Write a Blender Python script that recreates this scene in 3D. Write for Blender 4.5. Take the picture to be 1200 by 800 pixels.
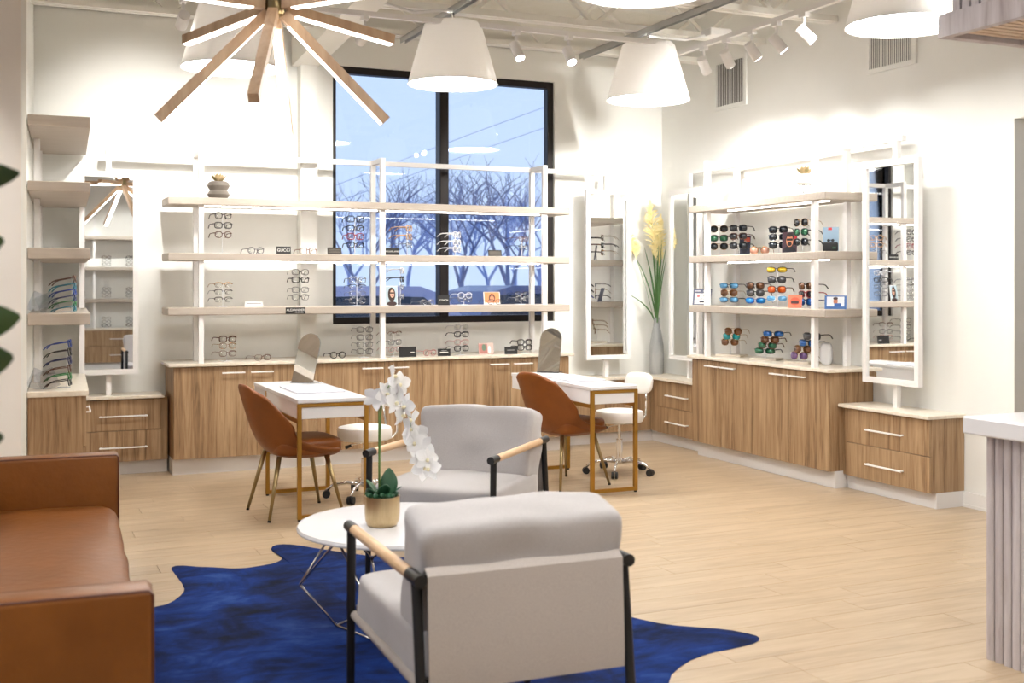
import bpy, bmesh, math, random
from mathutils import Vector, Matrix
random.seed(7)
R = math.radians
for o in list(bpy.data.objects): bpy.data.objects.remove(o)
S = bpy.context.scene
C = S.collection

# ---------------------------------------------------------------- camera, world, exposure
CAM_YAW = R(23.93); CAM_H = 1.5; FPX = 1340.0
cd = bpy.data.cameras.new('camera'); cam = bpy.data.objects.new('camera', cd); C.objects.link(cam)
cam.location = (0, 0, CAM_H); cam.rotation_euler = (R(90), 0, -CAM_YAW)
cd.sensor_width = 36; cd.lens = FPX/1200*36; cd.shift_y = -69/1200
cd.clip_start = 0.05; cd.clip_end = 400
cd.dof.use_dof = True; cd.dof.focus_distance = 7.6; cd.dof.aperture_fstop = 3.2
S.camera = cam
w = bpy.data.worlds.new('dusk_sky'); S.world = w; w.use_nodes = True
nt = w.node_tree; nt.nodes.clear()
tc = nt.nodes.new('ShaderNodeTexCoord'); sx = nt.nodes.new('ShaderNodeSeparateXYZ')
cr = nt.nodes.new('ShaderNodeValToRGB'); bg = nt.nodes.new('ShaderNodeBackground'); wo = nt.nodes.new('ShaderNodeOutputWorld')
cr.color_ramp.elements[0].position = 0.0; cr.color_ramp.elements[0].color = (0.52, 0.62, 0.80, 1)
cr.color_ramp.elements[1].position = 0.6; cr.color_ramp.elements[1].color = (0.36, 0.50, 0.78, 1)
nt.links.new(tc.outputs['Generated'], sx.inputs[0]); nt.links.new(sx.outputs['Z'], cr.inputs[0])
nt.links.new(cr.outputs[0], bg.inputs[0]); nt.links.new(bg.outputs[0], wo.inputs[0]); bg.inputs[1].default_value = 1.14
S.view_settings.view_transform = 'Standard'; S.view_settings.look = 'None'
S.view_settings.exposure = 0.42; S.view_settings.gamma = 1.0; S.view_settings.use_curve_mapping = False
PEND_L = 33.0       # radiance of the pendant diffusers
SPOT_W = 105.0      # watts of one track head
BAR_L = 7.0        # chandelier strips
LED_L = 12.0        # shelf strips
WARM = (1.0, 0.98, 0.94)

# ---------------------------------------------------------------- materials
MATS = {}
def mat(name, col=(.8, .8, .8), rough=.5, metal=0., spec=.5, emit=None, es=0., trans=0., ior=1.45, alpha=1., coat=0., sheen=0.):
    m = bpy.data.materials.new(name); m.use_nodes = True
    b = m.node_tree.nodes['Principled BSDF']
    b.inputs['Base Color'].default_value = (*col, 1); b.inputs['Roughness'].default_value = rough
    b.inputs['Metallic'].default_value = metal; b.inputs['Specular IOR Level'].default_value = spec
    b.inputs['Transmission Weight'].default_value = trans; b.inputs['IOR'].default_value = ior
    b.inputs['Alpha'].default_value = alpha; b.inputs['Coat Weight'].default_value = coat
    b.inputs['Sheen Weight'].default_value = sheen
    if emit: b.inputs['Emission Color'].default_value = (*emit, 1); b.inputs['Emission Strength'].default_value = es
    MATS[name] = m; return m
def nodes(m): return m.node_tree, m.node_tree.nodes['Principled BSDF']
def N(t, kind, **kw):
    n = t.nodes.new(kind)
    for k, v in kw.items(): setattr(n, k, v)
    return n
def coords(t, scale=(1, 1, 1), rnd=True):
    tc = N(t, 'ShaderNodeTexCoord'); mp = N(t, 'ShaderNodeMapping'); mp.inputs['Scale'].default_value = scale
    if rnd:
        oi = N(t, 'ShaderNodeObjectInfo'); ml = N(t, 'ShaderNodeMath', operation='MULTIPLY'); ml.inputs[1].default_value = 37.0
        cb = N(t, 'ShaderNodeCombineXYZ'); ad = N(t, 'ShaderNodeVectorMath', operation='ADD')
        t.links.new(oi.outputs['Random'], ml.inputs[0])
        for i in range(3): t.links.new(ml.outputs[0], cb.inputs[i])
        t.links.new(tc.outputs['Object'], ad.inputs[0]); t.links.new(cb.outputs[0], ad.inputs[1]); t.links.new(ad.outputs[0], mp.inputs[0])
    else: t.links.new(tc.outputs['Object'], mp.inputs[0])
    return mp.outputs[0]
def noise(t, vec, scale, detail=3, rough=.55, dist=0.):
    n = N(t, 'ShaderNodeTexNoise'); n.inputs['Scale'].default_value = scale; n.inputs['Detail'].default_value = detail
    n.inputs['Roughness'].default_value = rough; n.inputs['Distortion'].default_value = dist
    t.links.new(vec, n.inputs['Vector']); return n.outputs['Fac']
def ramp(t, fac, stops):
    r = N(t, 'ShaderNodeValToRGB'); el = r.color_ramp.elements
    while len(el) < len(stops): el.new(.5)
    for e, (p, c) in zip(el, stops): e.position = p; e.color = (*c, 1)
    t.links.new(fac, r.inputs[0]); return r.outputs[0]
def bump(t, b, fac, strength, dist=.01):
    n = N(t, 'ShaderNodeBump'); n.inputs['Strength'].default_value = strength; n.inputs['Distance'].default_value = dist
    t.links.new(fac, n.inputs['Height']); t.links.new(n.outputs[0], b.inputs['Normal'])
def srgb(r, g, b):
    f = lambda v: (v/255/12.92) if v/255 <= .04045 else ((v/255+.055)/1.055)**2.4
    return (f(r), f(g), f(b))
def noisy(name, c1, c2, scale, rough=.5, stretch=(1, 1, 1), bs=0., detail=3, bscale=None, dist=0., p=(.3, .7), **kw):
    m = mat(name, c1, rough, **kw); t, b = nodes(m)
    v = coords(t, stretch); f = noise(t, v, scale, detail, dist=dist)
    t.links.new(ramp(t, f, [(p[0], c1), (p[1], c2)]), b.inputs['Base Color'])
    if bs: bump(t, b, noise(t, v, bscale or scale, 4), bs)
    return m
wall_m = noisy('painted_plaster', (.855, .85, .81), (.875, .87, .83), 3, .75, bs=.03, bscale=140)
pink_m = noisy('beige_painted_partition', (.86, .80, .73), (.88, .82, .75), 3, .75, bs=.03, bscale=140)  # warm bounce light off the sofa is tinted into this wall colour
grey_m = mat('grey_painted_wall', (.42, .41, .40), .8)
ceil_m = noisy('sprayed_ceiling', (.85, .82, .74), (.89, .86, .79), 9, .95, bs=1.0, bscale=30, detail=5)
steel_m = mat('cream_painted_steel', (.84, .82, .76), .6)
trimw = mat('white_trim', (.80, .78, .75), .5)
# cabinet wood: vertical figured grain
def wood(name, c, stretch, rough=.42, bs=.05):
    m = mat(name, c[1], rough); t, b = nodes(m)
    v = coords(t, stretch); f = noise(t, v, 1.0, 6, .62, .7)
    f2 = noise(t, v, 4.0, 3, .6, .3)
    mx = N(t, 'ShaderNodeMath', operation='MULTIPLY_ADD'); t.links.new(f2, mx.inputs[0]); mx.inputs[1].default_value = .35
    t.links.new(f, mx.inputs[2])
    t.links.new(ramp(t, mx.outputs[0], [(.42, c[0]), (.6, c[1]), (.82, c[2])]), b.inputs['Base Color'])
    bump(t, b, mx.outputs[0], bs); return m
cab_m = wood('walnut_laminate', [srgb(98, 76, 54), srgb(150, 119, 87), srgb(178, 149, 115)], (22, 22, 1.1))
floor_m = wood('light_maple_plank', [srgb(154, 133, 107), srgb(170, 148, 120), srgb(184, 163, 136)], (1.2, 11, 11), .33, .02)
slat_m = wood('whitewashed_timber', [srgb(160, 146, 144), srgb(186, 176, 176), srgb(204, 196, 196)], (14, 14, 1.5), .55)  # whitewash tone with some cool daylight tint mixed into the colour
slatd_m = wood('warm_ceiling_timber', [srgb(196, 164, 138), srgb(216, 190, 164), srgb(226, 204, 182)], (14, 1.2, 14), .55)
arm_m = wood('pale_oak', [srgb(178, 140, 104), srgb(206, 170, 132), srgb(220, 188, 152)], (16, 2, 16), .5)
shelf_m = noisy('beige_shelf_laminate', srgb(178, 166, 153), srgb(187, 176, 164), 1.0, .5, stretch=(3, 40, 40), bs=.02)
stone_m = noisy('cream_quartz', srgb(222, 210, 192), srgb(234, 225, 210), 30, .3, bs=0)
white_m = mat('white_powder_coat', (.86, .84, .82), .4)
lacq_m = mat('white_lacquer', (.76, .75, .76), .25)
plinth_m = mat('pale_grey_plinth', (.78, .76, .75), .5)
brass_m = mat('brushed_brass', srgb(178, 134, 62), .38, .85)
abrass_m = mat('antique_brass', srgb(158, 138, 100), .3, 1.)
gold_m = noisy('brushed_gold_pot', srgb(196, 172, 132), srgb(206, 184, 146), 6, .3, stretch=(40, 40, 1), metal=.95)
bronze_m = mat('bronze_frame', srgb(38, 32, 30), .4, .4)
chrome_m = mat('chrome', (.85, .86, .88), .08, 1.)
steelrod_m = mat('brushed_nickel_rod', (.62, .58, .54), .25, 1.)
black_m = mat('black_metal', (.018, .017, .017), .45, .3)
blackp_m = mat('black_plastic', (.015, .015, .016), .5)
mirror_m = mat('mirror_silver', (.93, .95, .95), .015, 1.)
fab_m = noisy('oatmeal_linen', srgb(168, 163, 162), srgb(181, 177, 176), 300, .95, bs=.25, bscale=420, sheen=.3)
canvas_m = noisy('oatmeal_canvas', srgb(168, 159, 152), srgb(180, 171, 164), 260, .95, bs=.2, bscale=420)
leather_m = noisy('tan_leather', srgb(108, 60, 14), srgb(124, 72, 22), 5, .36, bs=.22, bscale=26)
leather2_m = noisy('cognac_leatherette', srgb(118, 62, 12), srgb(130, 70, 16), 8, .42, bs=.08, bscale=220)
pipe_m = mat('dark_leather_piping', srgb(84, 42, 24), .45)
wleather_m = mat('white_leatherette', (.80, .77, .73), .4)
def hide():
    m = mat('blue_cowhide', (.01, .05, .25), .85, spec=.15); t, b = nodes(m)
    v = coords(t, (1, 1, 1), False); f = noise(t, v, 2.6, 6, .62, .8)
    f2 = noise(t, coords(t, (3, 7, 3), False), 1.4, 5, .6, 1.0)
    mx = N(t, 'ShaderNodeMath', operation='MULTIPLY_ADD'); t.links.new(f2, mx.inputs[0]); mx.inputs[1].default_value = .4; t.links.new(f, mx.inputs[2])
    t.links.new(ramp(t, mx.outputs[0], [(.50, srgb(3, 8, 24)), (.63, srgb(6, 25, 68)), (.77, srgb(9, 42, 106)), (.90, srgb(34, 64, 124))]), b.inputs['Base Color'])
    bump(t, b, noise(t, coords(t, (40, 160, 40), False), 3, 4), .3); return m
hide_m = hide()
marble_m = noisy('white_marble_top', (.72, .71, .72), (.69, .68, .69), 4, .22, dist=1.5)
shade_m = mat('pendant_white_enamel', (.90, .88, .86), .35)
_t, _b = nodes(shade_m); _mx = N(_t, 'ShaderNodeMixShader'); _tr = N(_t, 'ShaderNodeBsdfTranslucent'); _mx.inputs[0].default_value = .08; _tr.inputs[0].default_value = (1, .97, .93, 1)  # translucency added so the shades look brighter, lit through from the diffuser
_o = [n for n in _t.nodes if n.type == 'OUTPUT_MATERIAL'][0]; _t.links.new(_b.outputs[0], _mx.inputs[1]); _t.links.new(_tr.outputs[0], _mx.inputs[2]); _t.links.new(_mx.outputs[0], _o.inputs[0])
glow_m = mat('pendant_diffuser', (.9, .9, .9), .5, emit=WARM, es=PEND_L)
bar_m = mat('chandelier_led', (.9, .9, .9), .5, emit=(1, .95, .9), es=BAR_L)
led_m = mat('shelf_led', (.9, .9, .9), .5, emit=(1, .97, .93), es=LED_L)
lampface_m = mat('track_lamp_lens', (.9, .9, .9), .5, emit=WARM, es=25.)
oakbar_m = wood('chandelier_bronze_oak', [srgb(156, 124, 94), srgb(184, 152, 120), srgb(200, 170, 138)], (10, 10, 1.5), .4)
pot_m = noisy('grey_glazed_pot', srgb(104, 96, 88), srgb(128, 120, 110), 8, .4)
vase_m = noisy('pale_grey_marbled_vase', srgb(140, 143, 143), srgb(178, 178, 176), 7, .5, stretch=(1, 1, .35), dist=1.2)
leaf_m = noisy('deep_green_leaf', srgb(24, 62, 40), srgb(44, 92, 60), 9, .4)
rubber_m = noisy('foliage_green', srgb(34, 58, 34), srgb(70, 92, 48), 6, .4)
blade_m = noisy('grass_green', srgb(60, 100, 52), srgb(96, 134, 80), 6, .6)
plume_m = noisy('pampas_cream', srgb(244, 226, 158), srgb(252, 240, 196), 30, .95)
petal_m = mat('white_petal', (.93, .92, .91), .6)
yellow_m = mat('orchid_lip_cream', srgb(236, 226, 190), .6)
stem_m = mat('plant_stem', srgb(92, 124, 62), .6)
succ_m = noisy('succulent_green', srgb(132, 124, 78), srgb(222, 190, 150), 12, .6)
bark_m = noisy('bark', srgb(122, 124, 150), srgb(146, 147, 172), 12, .9)
acr_m = mat('white_acrylic', (.86, .86, .87), .15)
def thinglass(name, tint, refl=1.0, tr=.0):
    m = bpy.data.materials.new(name); m.use_nodes = True; t = m.node_tree; t.nodes.clear()
    o = N(t, 'ShaderNodeOutputMaterial'); mx = N(t, 'ShaderNodeMixShader'); tb = N(t, 'ShaderNodeBsdfTransparent')
    gl = N(t, 'ShaderNodeBsdfGlossy'); gl.inputs['Roughness'].default_value = .01; tb.inputs[0].default_value = (*tint, 1)
    fr = N(t, 'ShaderNodeFresnel'); fr.inputs[0].default_value = 1.5
    ml = N(t, 'ShaderNodeMath', operation='MULTIPLY_ADD'); ml.inputs[1].default_value = refl; ml.inputs[2].default_value = tr; ml.use_clamp = True
    t.links.new(fr.outputs[0], ml.inputs[0]); t.links.new(ml.outputs[0], mx.inputs[0])
    t.links.new(tb.outputs[0], mx.inputs[1]); t.links.new(gl.outputs[0], mx.inputs[2]); t.links.new(mx.outputs[0], o.inputs[0])
    MATS[name] = m; return m
win_m = thinglass('window_glass', (.93, .96, 1.0), 1.0)
clear_m = thinglass('clear_lens', (.99, .995, .995), .35)
acrc_m = thinglass('clear_acrylic', (.90, .92, .95), 1.0, .06)
COL = {}
def colmat(n, rgb, rough=.3, metal=0.):
    if n not in COL: COL[n] = mat('frame_'+n, srgb(*rgb), rough, metal)
    return COL[n]
colmat('black', (22, 20, 20)); colmat('brown', (112, 66, 40)); colmat('tan', (190, 150, 112)); colmat('red', (150, 40, 42))
colmat('silver', (170, 172, 176), .2, .9); colmat('gold', (190, 150, 92), .25, .9); colmat('grey', (92, 92, 96)); colmat('pink', (206, 152, 146))
colmat('white', (232, 230, 230)); colmat('crystal', (214, 214, 220)); colmat('blue', (34, 66, 150)); colmat('teal', (38, 122, 140)); colmat('navy', (26, 34, 84))
colmat('purple', (112, 76, 128)); colmat('green', (44, 116, 62)); colmat('tortoise', (92, 54, 34))
LENS = {}
for n, rgb in dict(dark=(30, 36, 44), brown=(112, 70, 40), blue=(40, 108, 190), lightblue=(110, 176, 226), yellow=(226, 190, 40), orange=(228, 100, 30),
                   green=(52, 118, 84), teal=(30, 150, 160), purple=(118, 86, 138), grey=(84, 84, 88), brightblue=(20, 140, 220), rose=(190, 140, 120)).items():
    LENS[n] = mat('sun_lens_'+n, srgb(*rgb), .08, .25, coat=.6)

# ---------------------------------------------------------------- geometry helpers
class MB:
    def __init__(s): s.v = []; s.f = []
    def add(s, vs, fs):
        k = len(s.v); s.v += [tuple(p) for p in vs]; s.f += [tuple(i+k for i in f) for f in fs]; return s
    def box(s, x0, x1, y0, y1, z0, z1):
        return s.add([(x0, y0, z0), (x1, y0, z0), (x1, y1, z0), (x0, y1, z0), (x0, y0, z1), (x1, y0, z1), (x1, y1, z1), (x0, y1, z1)],
                     [(3, 2, 1, 0), (4, 5, 6, 7), (0, 1, 5, 4), (1, 2, 6, 5), (2, 3, 7, 6), (3, 0, 4, 7)])
    def bbox(s, x0, x1, y0, y1, z0, z1, b=.004, seg=1):
        bm = bmesh.new(); bmesh.ops.create_cube(bm, size=1)
        for v in bm.verts: v.co = ((x0+x1)/2+v.co.x*(x1-x0), (y0+y1)/2+v.co.y*(y1-y0), (z0+z1)/2+v.co.z*(z1-z0))
        bmesh.ops.bevel(bm, geom=bm.edges[:], offset=b, segments=seg, affect='EDGES', profile=.5)
        s.bm(bm); return s
    def bm(s, bm):
        bm.verts.ensure_lookup_table(); bm.verts.index_update()
        s.add([v.co[:] for v in bm.verts], [[v.index for v in f.verts] for f in bm.faces]); bm.free(); return s
    def bar(s, a, b, w, h=None, up=(0, 0, 1)):
        h = h or w; a = Vector(a); b = Vector(b); d = (b-a).normalized(); u = Vector(up)
        if abs(d.dot(u)) > .98: u = Vector((0, 1, 0))
        x = d.cross(u).normalized(); u = x.cross(d)
        vs = []
        for p in (a, b):
            for i, j in ((-1, -1), (1, -1), (1, 1), (-1, 1)): vs.append(p+x*(i*w/2)+u*(j*h/2))
        return s.add(vs, [(0, 1, 2, 3), (7, 6, 5, 4), (0, 4, 5, 1), (1, 5, 6, 2), (2, 6, 7, 3), (3, 7, 4, 0)])
    def tube(s, pts, r, n=8, closed=False, cap=True):
        pts = [Vector(p) for p in pts]; m = len(pts); rr = r if isinstance(r, (list, tuple)) else [r]*m
        k = len(s.v); prev = None
        for i, p in enumerate(pts):
            if closed: d = (pts[(i+1) % m]-pts[i-1])
            else: d = pts[min(i+1, m-1)]-pts[max(i-1, 0)]
            d.normalize()
            if prev is None:
                u = Vector((0, 0, 1)) if abs(d.z) < .9 else Vector((0, 1, 0)); x = d.cross(u).normalized()
            else:
                x = prev-d*prev.dot(d); x.normalize()
            prev = x; y = d.cross(x)
            for j in range(n):
                a = 2*math.pi*j/n; q = p+x*(rr[i]*math.cos(a))+y*(rr[i]*math.sin(a)); s.v.append(tuple(q))
        for i in range(m if closed else m-1):
            for j in range(n):
                i2 = (i+1) % m; s.f.append((k+i*n+j, k+i*n+(j+1) % n, k+i2*n+(j+1) % n, k+i2*n+j))
        if cap and not closed:
            s.f.append(tuple(k+j for j in reversed(range(n)))); s.f.append(tuple(k+(m-1)*n+j for j in range(n)))
        return s
    def lathe(s, prof, n=32, c=(0, 0, 0)):
        k = len(s.v)
        for r, z in prof:
            for j in range(n):
                a = 2*math.pi*j/n; s.v.append((c[0]+r*math.cos(a), c[1]+r*math.sin(a), c[2]+z))
        for i in range(len(prof)-1):
            for j in range(n): s.f.append((k+i*n+j, k+i*n+(j+1) % n, k+(i+1)*n+(j+1) % n, k+(i+1)*n+j))
        if prof[0] == prof[-1]: return s
        if prof[0][0] > 1e-5: s.f.append(tuple(k+j for j in reversed(range(n))))
        if prof[-1][0] > 1e-5: s.f.append(tuple(k+(len(prof)-1)*n+j for j in range(n)))
        return s
    def prism(s, out, z0, z1, axis='z'):
        n = len(out); P = (lambda a, b, c: (a, b, c)) if axis == 'z' else ((lambda a, b, c: (a, c, b)) if axis == 'y' else (lambda a, b, c: (c, a, b)))
        vs = [P(a, b, z0) for a, b in out]+[P(a, b, z1) for a, b in out]
        return s.add(vs, [tuple(reversed(range(n))), tuple(range(n, 2*n))]+[(i, (i+1) % n, n+(i+1) % n, n+i) for i in range(n)])
    def cushion(s, w, d, h, c=(0, 0, 0), e=6., n=10, wr=0., seed=0, eh=None):
        bm = bmesh.new(); bmesh.ops.create_cube(bm, size=2); bmesh.ops.subdivide_edges(bm, edges=bm.edges[:], cuts=n, use_grid_fill=True)
        from mathutils import noise as nz
        for v in bm.verts:
            p = v.co; k = (abs(p.x)**e+abs(p.y)**e+abs(p.z)**(eh or e))**(1/e); q = p/max(k, 1e-6)
            crown = 1+.06*(1-q.x**2)*(1-q.y**2)
            v.co = Vector((q.x*w/2, q.y*d/2, q.z*h/2*crown))
            if wr: v.co += v.co.normalized()*wr*nz.noise(Vector((v.co.x*7+seed, v.co.y*7, v.co.z*9)))
            v.co += Vector(c)
        s.bm(bm); return s
    def mesh(s, name, smooth=False):
        me = bpy.data.meshes.new(name); me.from_pydata(s.v, [], s.f)
        bm = bmesh.new(); bm.from_mesh(me); bmesh.ops.recalc_face_normals(bm, faces=bm.faces[:]); bm.to_mesh(me); bm.free()
        if smooth: me.shade_smooth() if hasattr(me, 'shade_smooth') else None
        me.update(); return me
def obj(name, mb, m, parent=None, loc=(0, 0, 0), rot=(0, 0, 0), smooth=False, auto=False):
    me = mb if isinstance(mb, bpy.types.Mesh) else mb.mesh(name, smooth or auto)
    if not me.materials: me.materials.append(m)
    o = bpy.data.objects.new(name, me); C.objects.link(o); o.location = loc; o.rotation_euler = rot
    if auto:
        try: me.set_sharp_from_angle(angle=R(38))
        except Exception: pass
    if parent: o.parent = parent
    return o
def tag(o, label, cat, group=None):
    o['label'] = label; o['category'] = cat
    if group: o['group'] = group
    return o
def thing(name, label, cat, loc=(0, 0, 0), rz=0, group=None):
    o = bpy.data.objects.new(name, None); C.objects.link(o); o.empty_display_size = .05
    o.location = loc; o.rotation_euler = (0, 0, rz); return tag(o, label, cat, group)
def struct(name, mb, m, loc=(0, 0, 0), rot=(0, 0, 0), **kw):
    o = obj(name, mb, m, None, loc, rot, **kw); o['kind'] = 'structure'; return o
def copy_tree(o, parent=None):
    c = o.copy(); C.objects.link(c); c.parent = parent
    for ch in [x for x in bpy.data.objects if x.parent == o]: copy_tree(ch, c)
    return c
def textmesh(s, size):
    cu = bpy.data.curves.new('lettering', 'FONT'); cu.body = s; cu.size = size; cu.align_x = 'CENTER'; cu.align_y = 'CENTER'; cu.extrude = .0004
    o = bpy.data.objects.new('lettering', cu); C.objects.link(o); dg = bpy.context.evaluated_depsgraph_get(); dg.update()
    me = bpy.data.meshes.new_from_object(o.evaluated_get(dg)); bpy.data.objects.remove(o); me.materials.clear(); return me
# survey helpers: bearing and height angle of a sighted point -> position on a known plane of the room
sn, cs = math.sin(CAM_YAW), math.cos(CAM_YAW)
def sight(px, py): a = (px-600)/FPX; return (sn+a*cs, cs-a*sn, (331-py)/FPX)
def onY(px, py, Y): r = sight(px, py); t = Y/r[1]; return (r[0]*t, Y, CAM_H+r[2]*t)
def onX(px, py, X): r = sight(px, py); t = X/r[0]; return (X, r[1]*t, CAM_H+r[2]*t)
def onZ(px, py, Z): r = sight(px, py); t = (Z-CAM_H)/r[2]; return (r[0]*t, r[1]*t, Z)
def rel(lat, dep): return (lat*cs+dep*sn, -lat*sn+dep*cs)

# ---------------------------------------------------------------- room shell
YB, XR, YREAR, XL, ZC = 9.65, 5.89, -2.5, -4.6, 4.0
WX0, WX1, WZ0, WZ1 = 2.59, 4.72, 1.14, 3.38
m = MB()
m.box(-5, WX0, YB, YB+.2, 0, ZC); m.box(WX1, XR+.2, YB, YB+.2, 0, ZC); m.box(WX0, WX1, YB, YB+.2, 0, WZ0); m.box(WX0, WX1, YB, YB+.2, WZ1, ZC)
struct('wall_back', m, wall_m)
m = MB(); m.box(XR, XR+.2, 5.37, YB, 0, ZC); m.box(XR, XR+.2, 4.2, 5.37, 2.545, ZC); m.box(XR, XR+.2, YREAR, 4.2, 0, ZC)
struct('wall_right', m, wall_m)
m = MB(); m.box(XR+1.6, XR+1.7, 3.2, 6.2, 0, 2.9); m.box(XR+.2, XR+1.6, 6.1, 6.2, 0, 2.9); m.box(XR+.2, XR+1.6, 3.2, 3.3, 0, 2.9); m.box(XR+.2, XR+1.7, 3.2, 6.2, 2.9, 3.0)
struct('wall_corridor', m, grey_m)
m = MB(); m.box(XL-.2, XR+.2, YREAR-.2, YREAR, 0, ZC); struct('wall_rear', m, wall_m)
m = MB()
WINS = ((-2.2, .1), (.4, 2.7), (3.0, 5.3))
for y0, y1 in ((YREAR, -2.2), (.1, .4), (2.7, 3.0), (5.3, 7.3)): m.box(XL-.2, XL, y0, y1, 0, ZC)
for y0, y1 in WINS: m.box(XL-.2, XL, y0, y1, 0, .2); m.box(XL-.2, XL, y0, y1, 3.7, ZC)
struct('wall_left', m, wall_m)
for k, (y0, y1) in enumerate(WINS):
    m = MB(); m.box(XL-.12, XL-.05, y0, y1, .2, .27); m.box(XL-.12, XL-.05, y0, y1, 3.63, 3.7)
    for y in (y0, (y0+y1)/2-.035, y1-.07): m.box(XL-.12, XL-.05, y, y+.07, .27, 3.63)
    o = struct('window_%d' % (k+2), m, bronze_m); obj('window_pane', MB().box(XL-.09, XL-.08, y0+.05, y1-.05, .25, 3.65), win_m, o)
m = MB(); m.box(XL-.2, .09, 7.3, 7.885, 0, ZC); struct('wall_partition', m, pink_m)
# the return wall that carries the side shelving, 2.5 degrees off the room grid
LROT = R(-2.6); LORG = (.133, 7.88, 0)
m = MB(); m.box(-.16, -.005, 0, 1.76, 0, ZC); struct('wall_side', m, wall_m, LORG, (0, 0, LROT))
m = MB(); m.box(2.28, 2.42, 9.52, 9.66, 0, 3.34); struct('trim_1', m, wall_m)          # pilaster
m = MB().box(XL-.2, XR+1.7, YREAR-.2, YB+.2, ZC, ZC+.1); struct('ceiling', m, ceil_m)
# floor: planks
fl = struct('floor', MB().box(XL-.2, XR+1.7, YREAR-.2, YB+.2, -.1, -.004), mat('joint_shadow', srgb(150, 116, 80), .8))
PW, PL = .182, 1.25
pm = MB().bbox(.0008, PL-.0008, .0008, PW-.0008, -.008, 0, .0012).mesh('plank'); pm.materials.append(floor_m)
rest = MB(); r0 = 0; y = YREAR-.1
while y < YB:
    off = random.random()*PL; x = XL-off
    while x < XR+1.6:
        if 2.7 < y < YB-.15 and x > -.9 and x+PL < XR+.6 and not (y > 7.2 and x < -.5):
            obj('plank', pm, floor_m, fl, (x, y, 0)); r0 += 1
        else: rest.box(x+.0008, x+PL-.0008, y+.0008, y+PW-.0008, -.008, 0)
        x += PL
    y += PW
o = obj('plank_field', rest, floor_m, fl); o['kind'] = 'stuff'
# skirting
m = MB(); m.box(XR-.015, XR, 5.37, 5.80, 0, .1); m.box(XR-.022, XR, 5.37, 5.80, 0, .02); struct('baseboard_right', m, trimw)
# ---------------------------------------------------------------- window
m = MB(); t = .06
m.box(WX0, WX1, YB+.03, YB+.11, WZ0, WZ0+t); m.box(WX0, WX1, YB+.03, YB+.11, WZ1-t, WZ1)
m.box(WX0, WX0+t*.6, YB+.03, YB+.11, WZ0+t, WZ1-t); m.box(WX1-t, WX1, YB+.03, YB+.11, WZ0+t, WZ1-t)
wn = struct('window_1', m, bronze_m)
obj('mullion', MB().bbox(3.575, 3.66, YB+.0, YB+.12, WZ0+t, WZ1-t, .006), bronze_m, wn)
for a, b in ((WX0+.03, 3.59), (3.645, WX1-.05)): obj('pane', MB().box(a, b, YB+.07, YB+.076, WZ0+.05, WZ1-.05), win_m, wn)
# ---------------------------------------------------------------- ceiling steel
m = MB()
a, b = (2.33, 9.6, 3.46), (2.33, YREAR, 4.25)
m.bar(a, b, .22, .26); struct('trim_2', m, steel_m)
JO = [0]; ORDN = ['first', 'second', 'third', 'fourth', 'fifth', 'sixth', 'seventh', 'eighth', 'ninth', 'tenth', 'eleventh', 'twelfth']
def joist(y, z0=3.51):
    JO[0] += 1
    jt = thing('ceiling_joist', ORDN[JO[0]-1]+' cream open-web roof joist from the window wall', 'joist', (0, y, 0), 0, 'roof joists'); x0, x1 = XL, XR-.02
    obj('bottom_chord', MB().box(x0, x1, -.055, -.008, z0, z0+.045).box(x0, x1, .008, .055, z0, z0+.045), steel_m, jt)
    obj('top_chord', MB().box(x0, x1, -.06, .06, ZC-.06, ZC), steel_m, jt)
    mm = MB(); x = x1-.05; k = 0
    while x > x0+.6:
        z = (z0+.03, ZC-.04) if k % 2 else (ZC-.04, z0+.03)
        mm.bar((x, 0, z[0]), (x-.52, 0, z[1]), .03, .03); x -= .52; k += 1
    obj('web', mm, steel_m, jt)
for k in range(1, -6, -1): joist(8.0+.91*k)
joist(2.54); joist(1.63); joist(.72); joist(-.2)
struct('trim_3', MB().box(XL, XR, YB-.07, YB, 3.66, 3.72).box(XL, XR, YB-.012, YB, 3.66, ZC), steel_m)
def strut(x, y0, y1, where):
    s_ = thing('strut_channel', 'slotted grey steel channel carrying the pendants '+where, 'strut', (x, 0, 0), 0, 'strut channels')
    m = MB(); m.box(-.022, -.017, y0, y1, 3.462, 3.508); m.box(.017, .022, y0, y1, 3.462, 3.508); m.box(-.022, .022, y0, y1, 3.503, 3.508)
    obj('channel', m, mat('galvanised', (.55, .55, .54), .4, .6) if 'galvanised' not in MATS else MATS['galvanised'], s_)
    obj('slot_shadow', MB().box(-.012, .012, y0+.01, y1-.01, 3.485, 3.5), black_m, s_)
strut(2.99, 3.4, 8.95, 'before the window'); strut(4.64, 3.4, 8.95, 'beside the corner'); strut(1.38, 3.4, 8.95, 'behind the chandelier')
def flex(name, pts, r, label):
    return tag(obj(name, MB().tube(pts, r, 8), white_m, smooth=True), label, 'cable')
flex('power_cable', [(2.3, 7.9, 3.46), (2.5, 7.86, 3.5), (2.7, 7.8, 3.44), (2.85, 7.75, 3.46), (2.97, 7.76, 3.47)], .012, 'white flexible power cable looping to the pendant before the window')
flex('power_cable', [(4.64, 7.86, 3.47), (4.75, 7.8, 3.44), (4.95, 7.75, 3.43), (5.15, 7.7, 3.48)], .012, 'white flexible power cable between pendant and junction box')
jb = tag(obj('junction_box', MB().bbox(5.1, 5.3, 7.62, 7.76, 3.46, 3.52, .006), white_m), 'flat white junction box under joist by the corner pendant', 'junction box')

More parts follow.
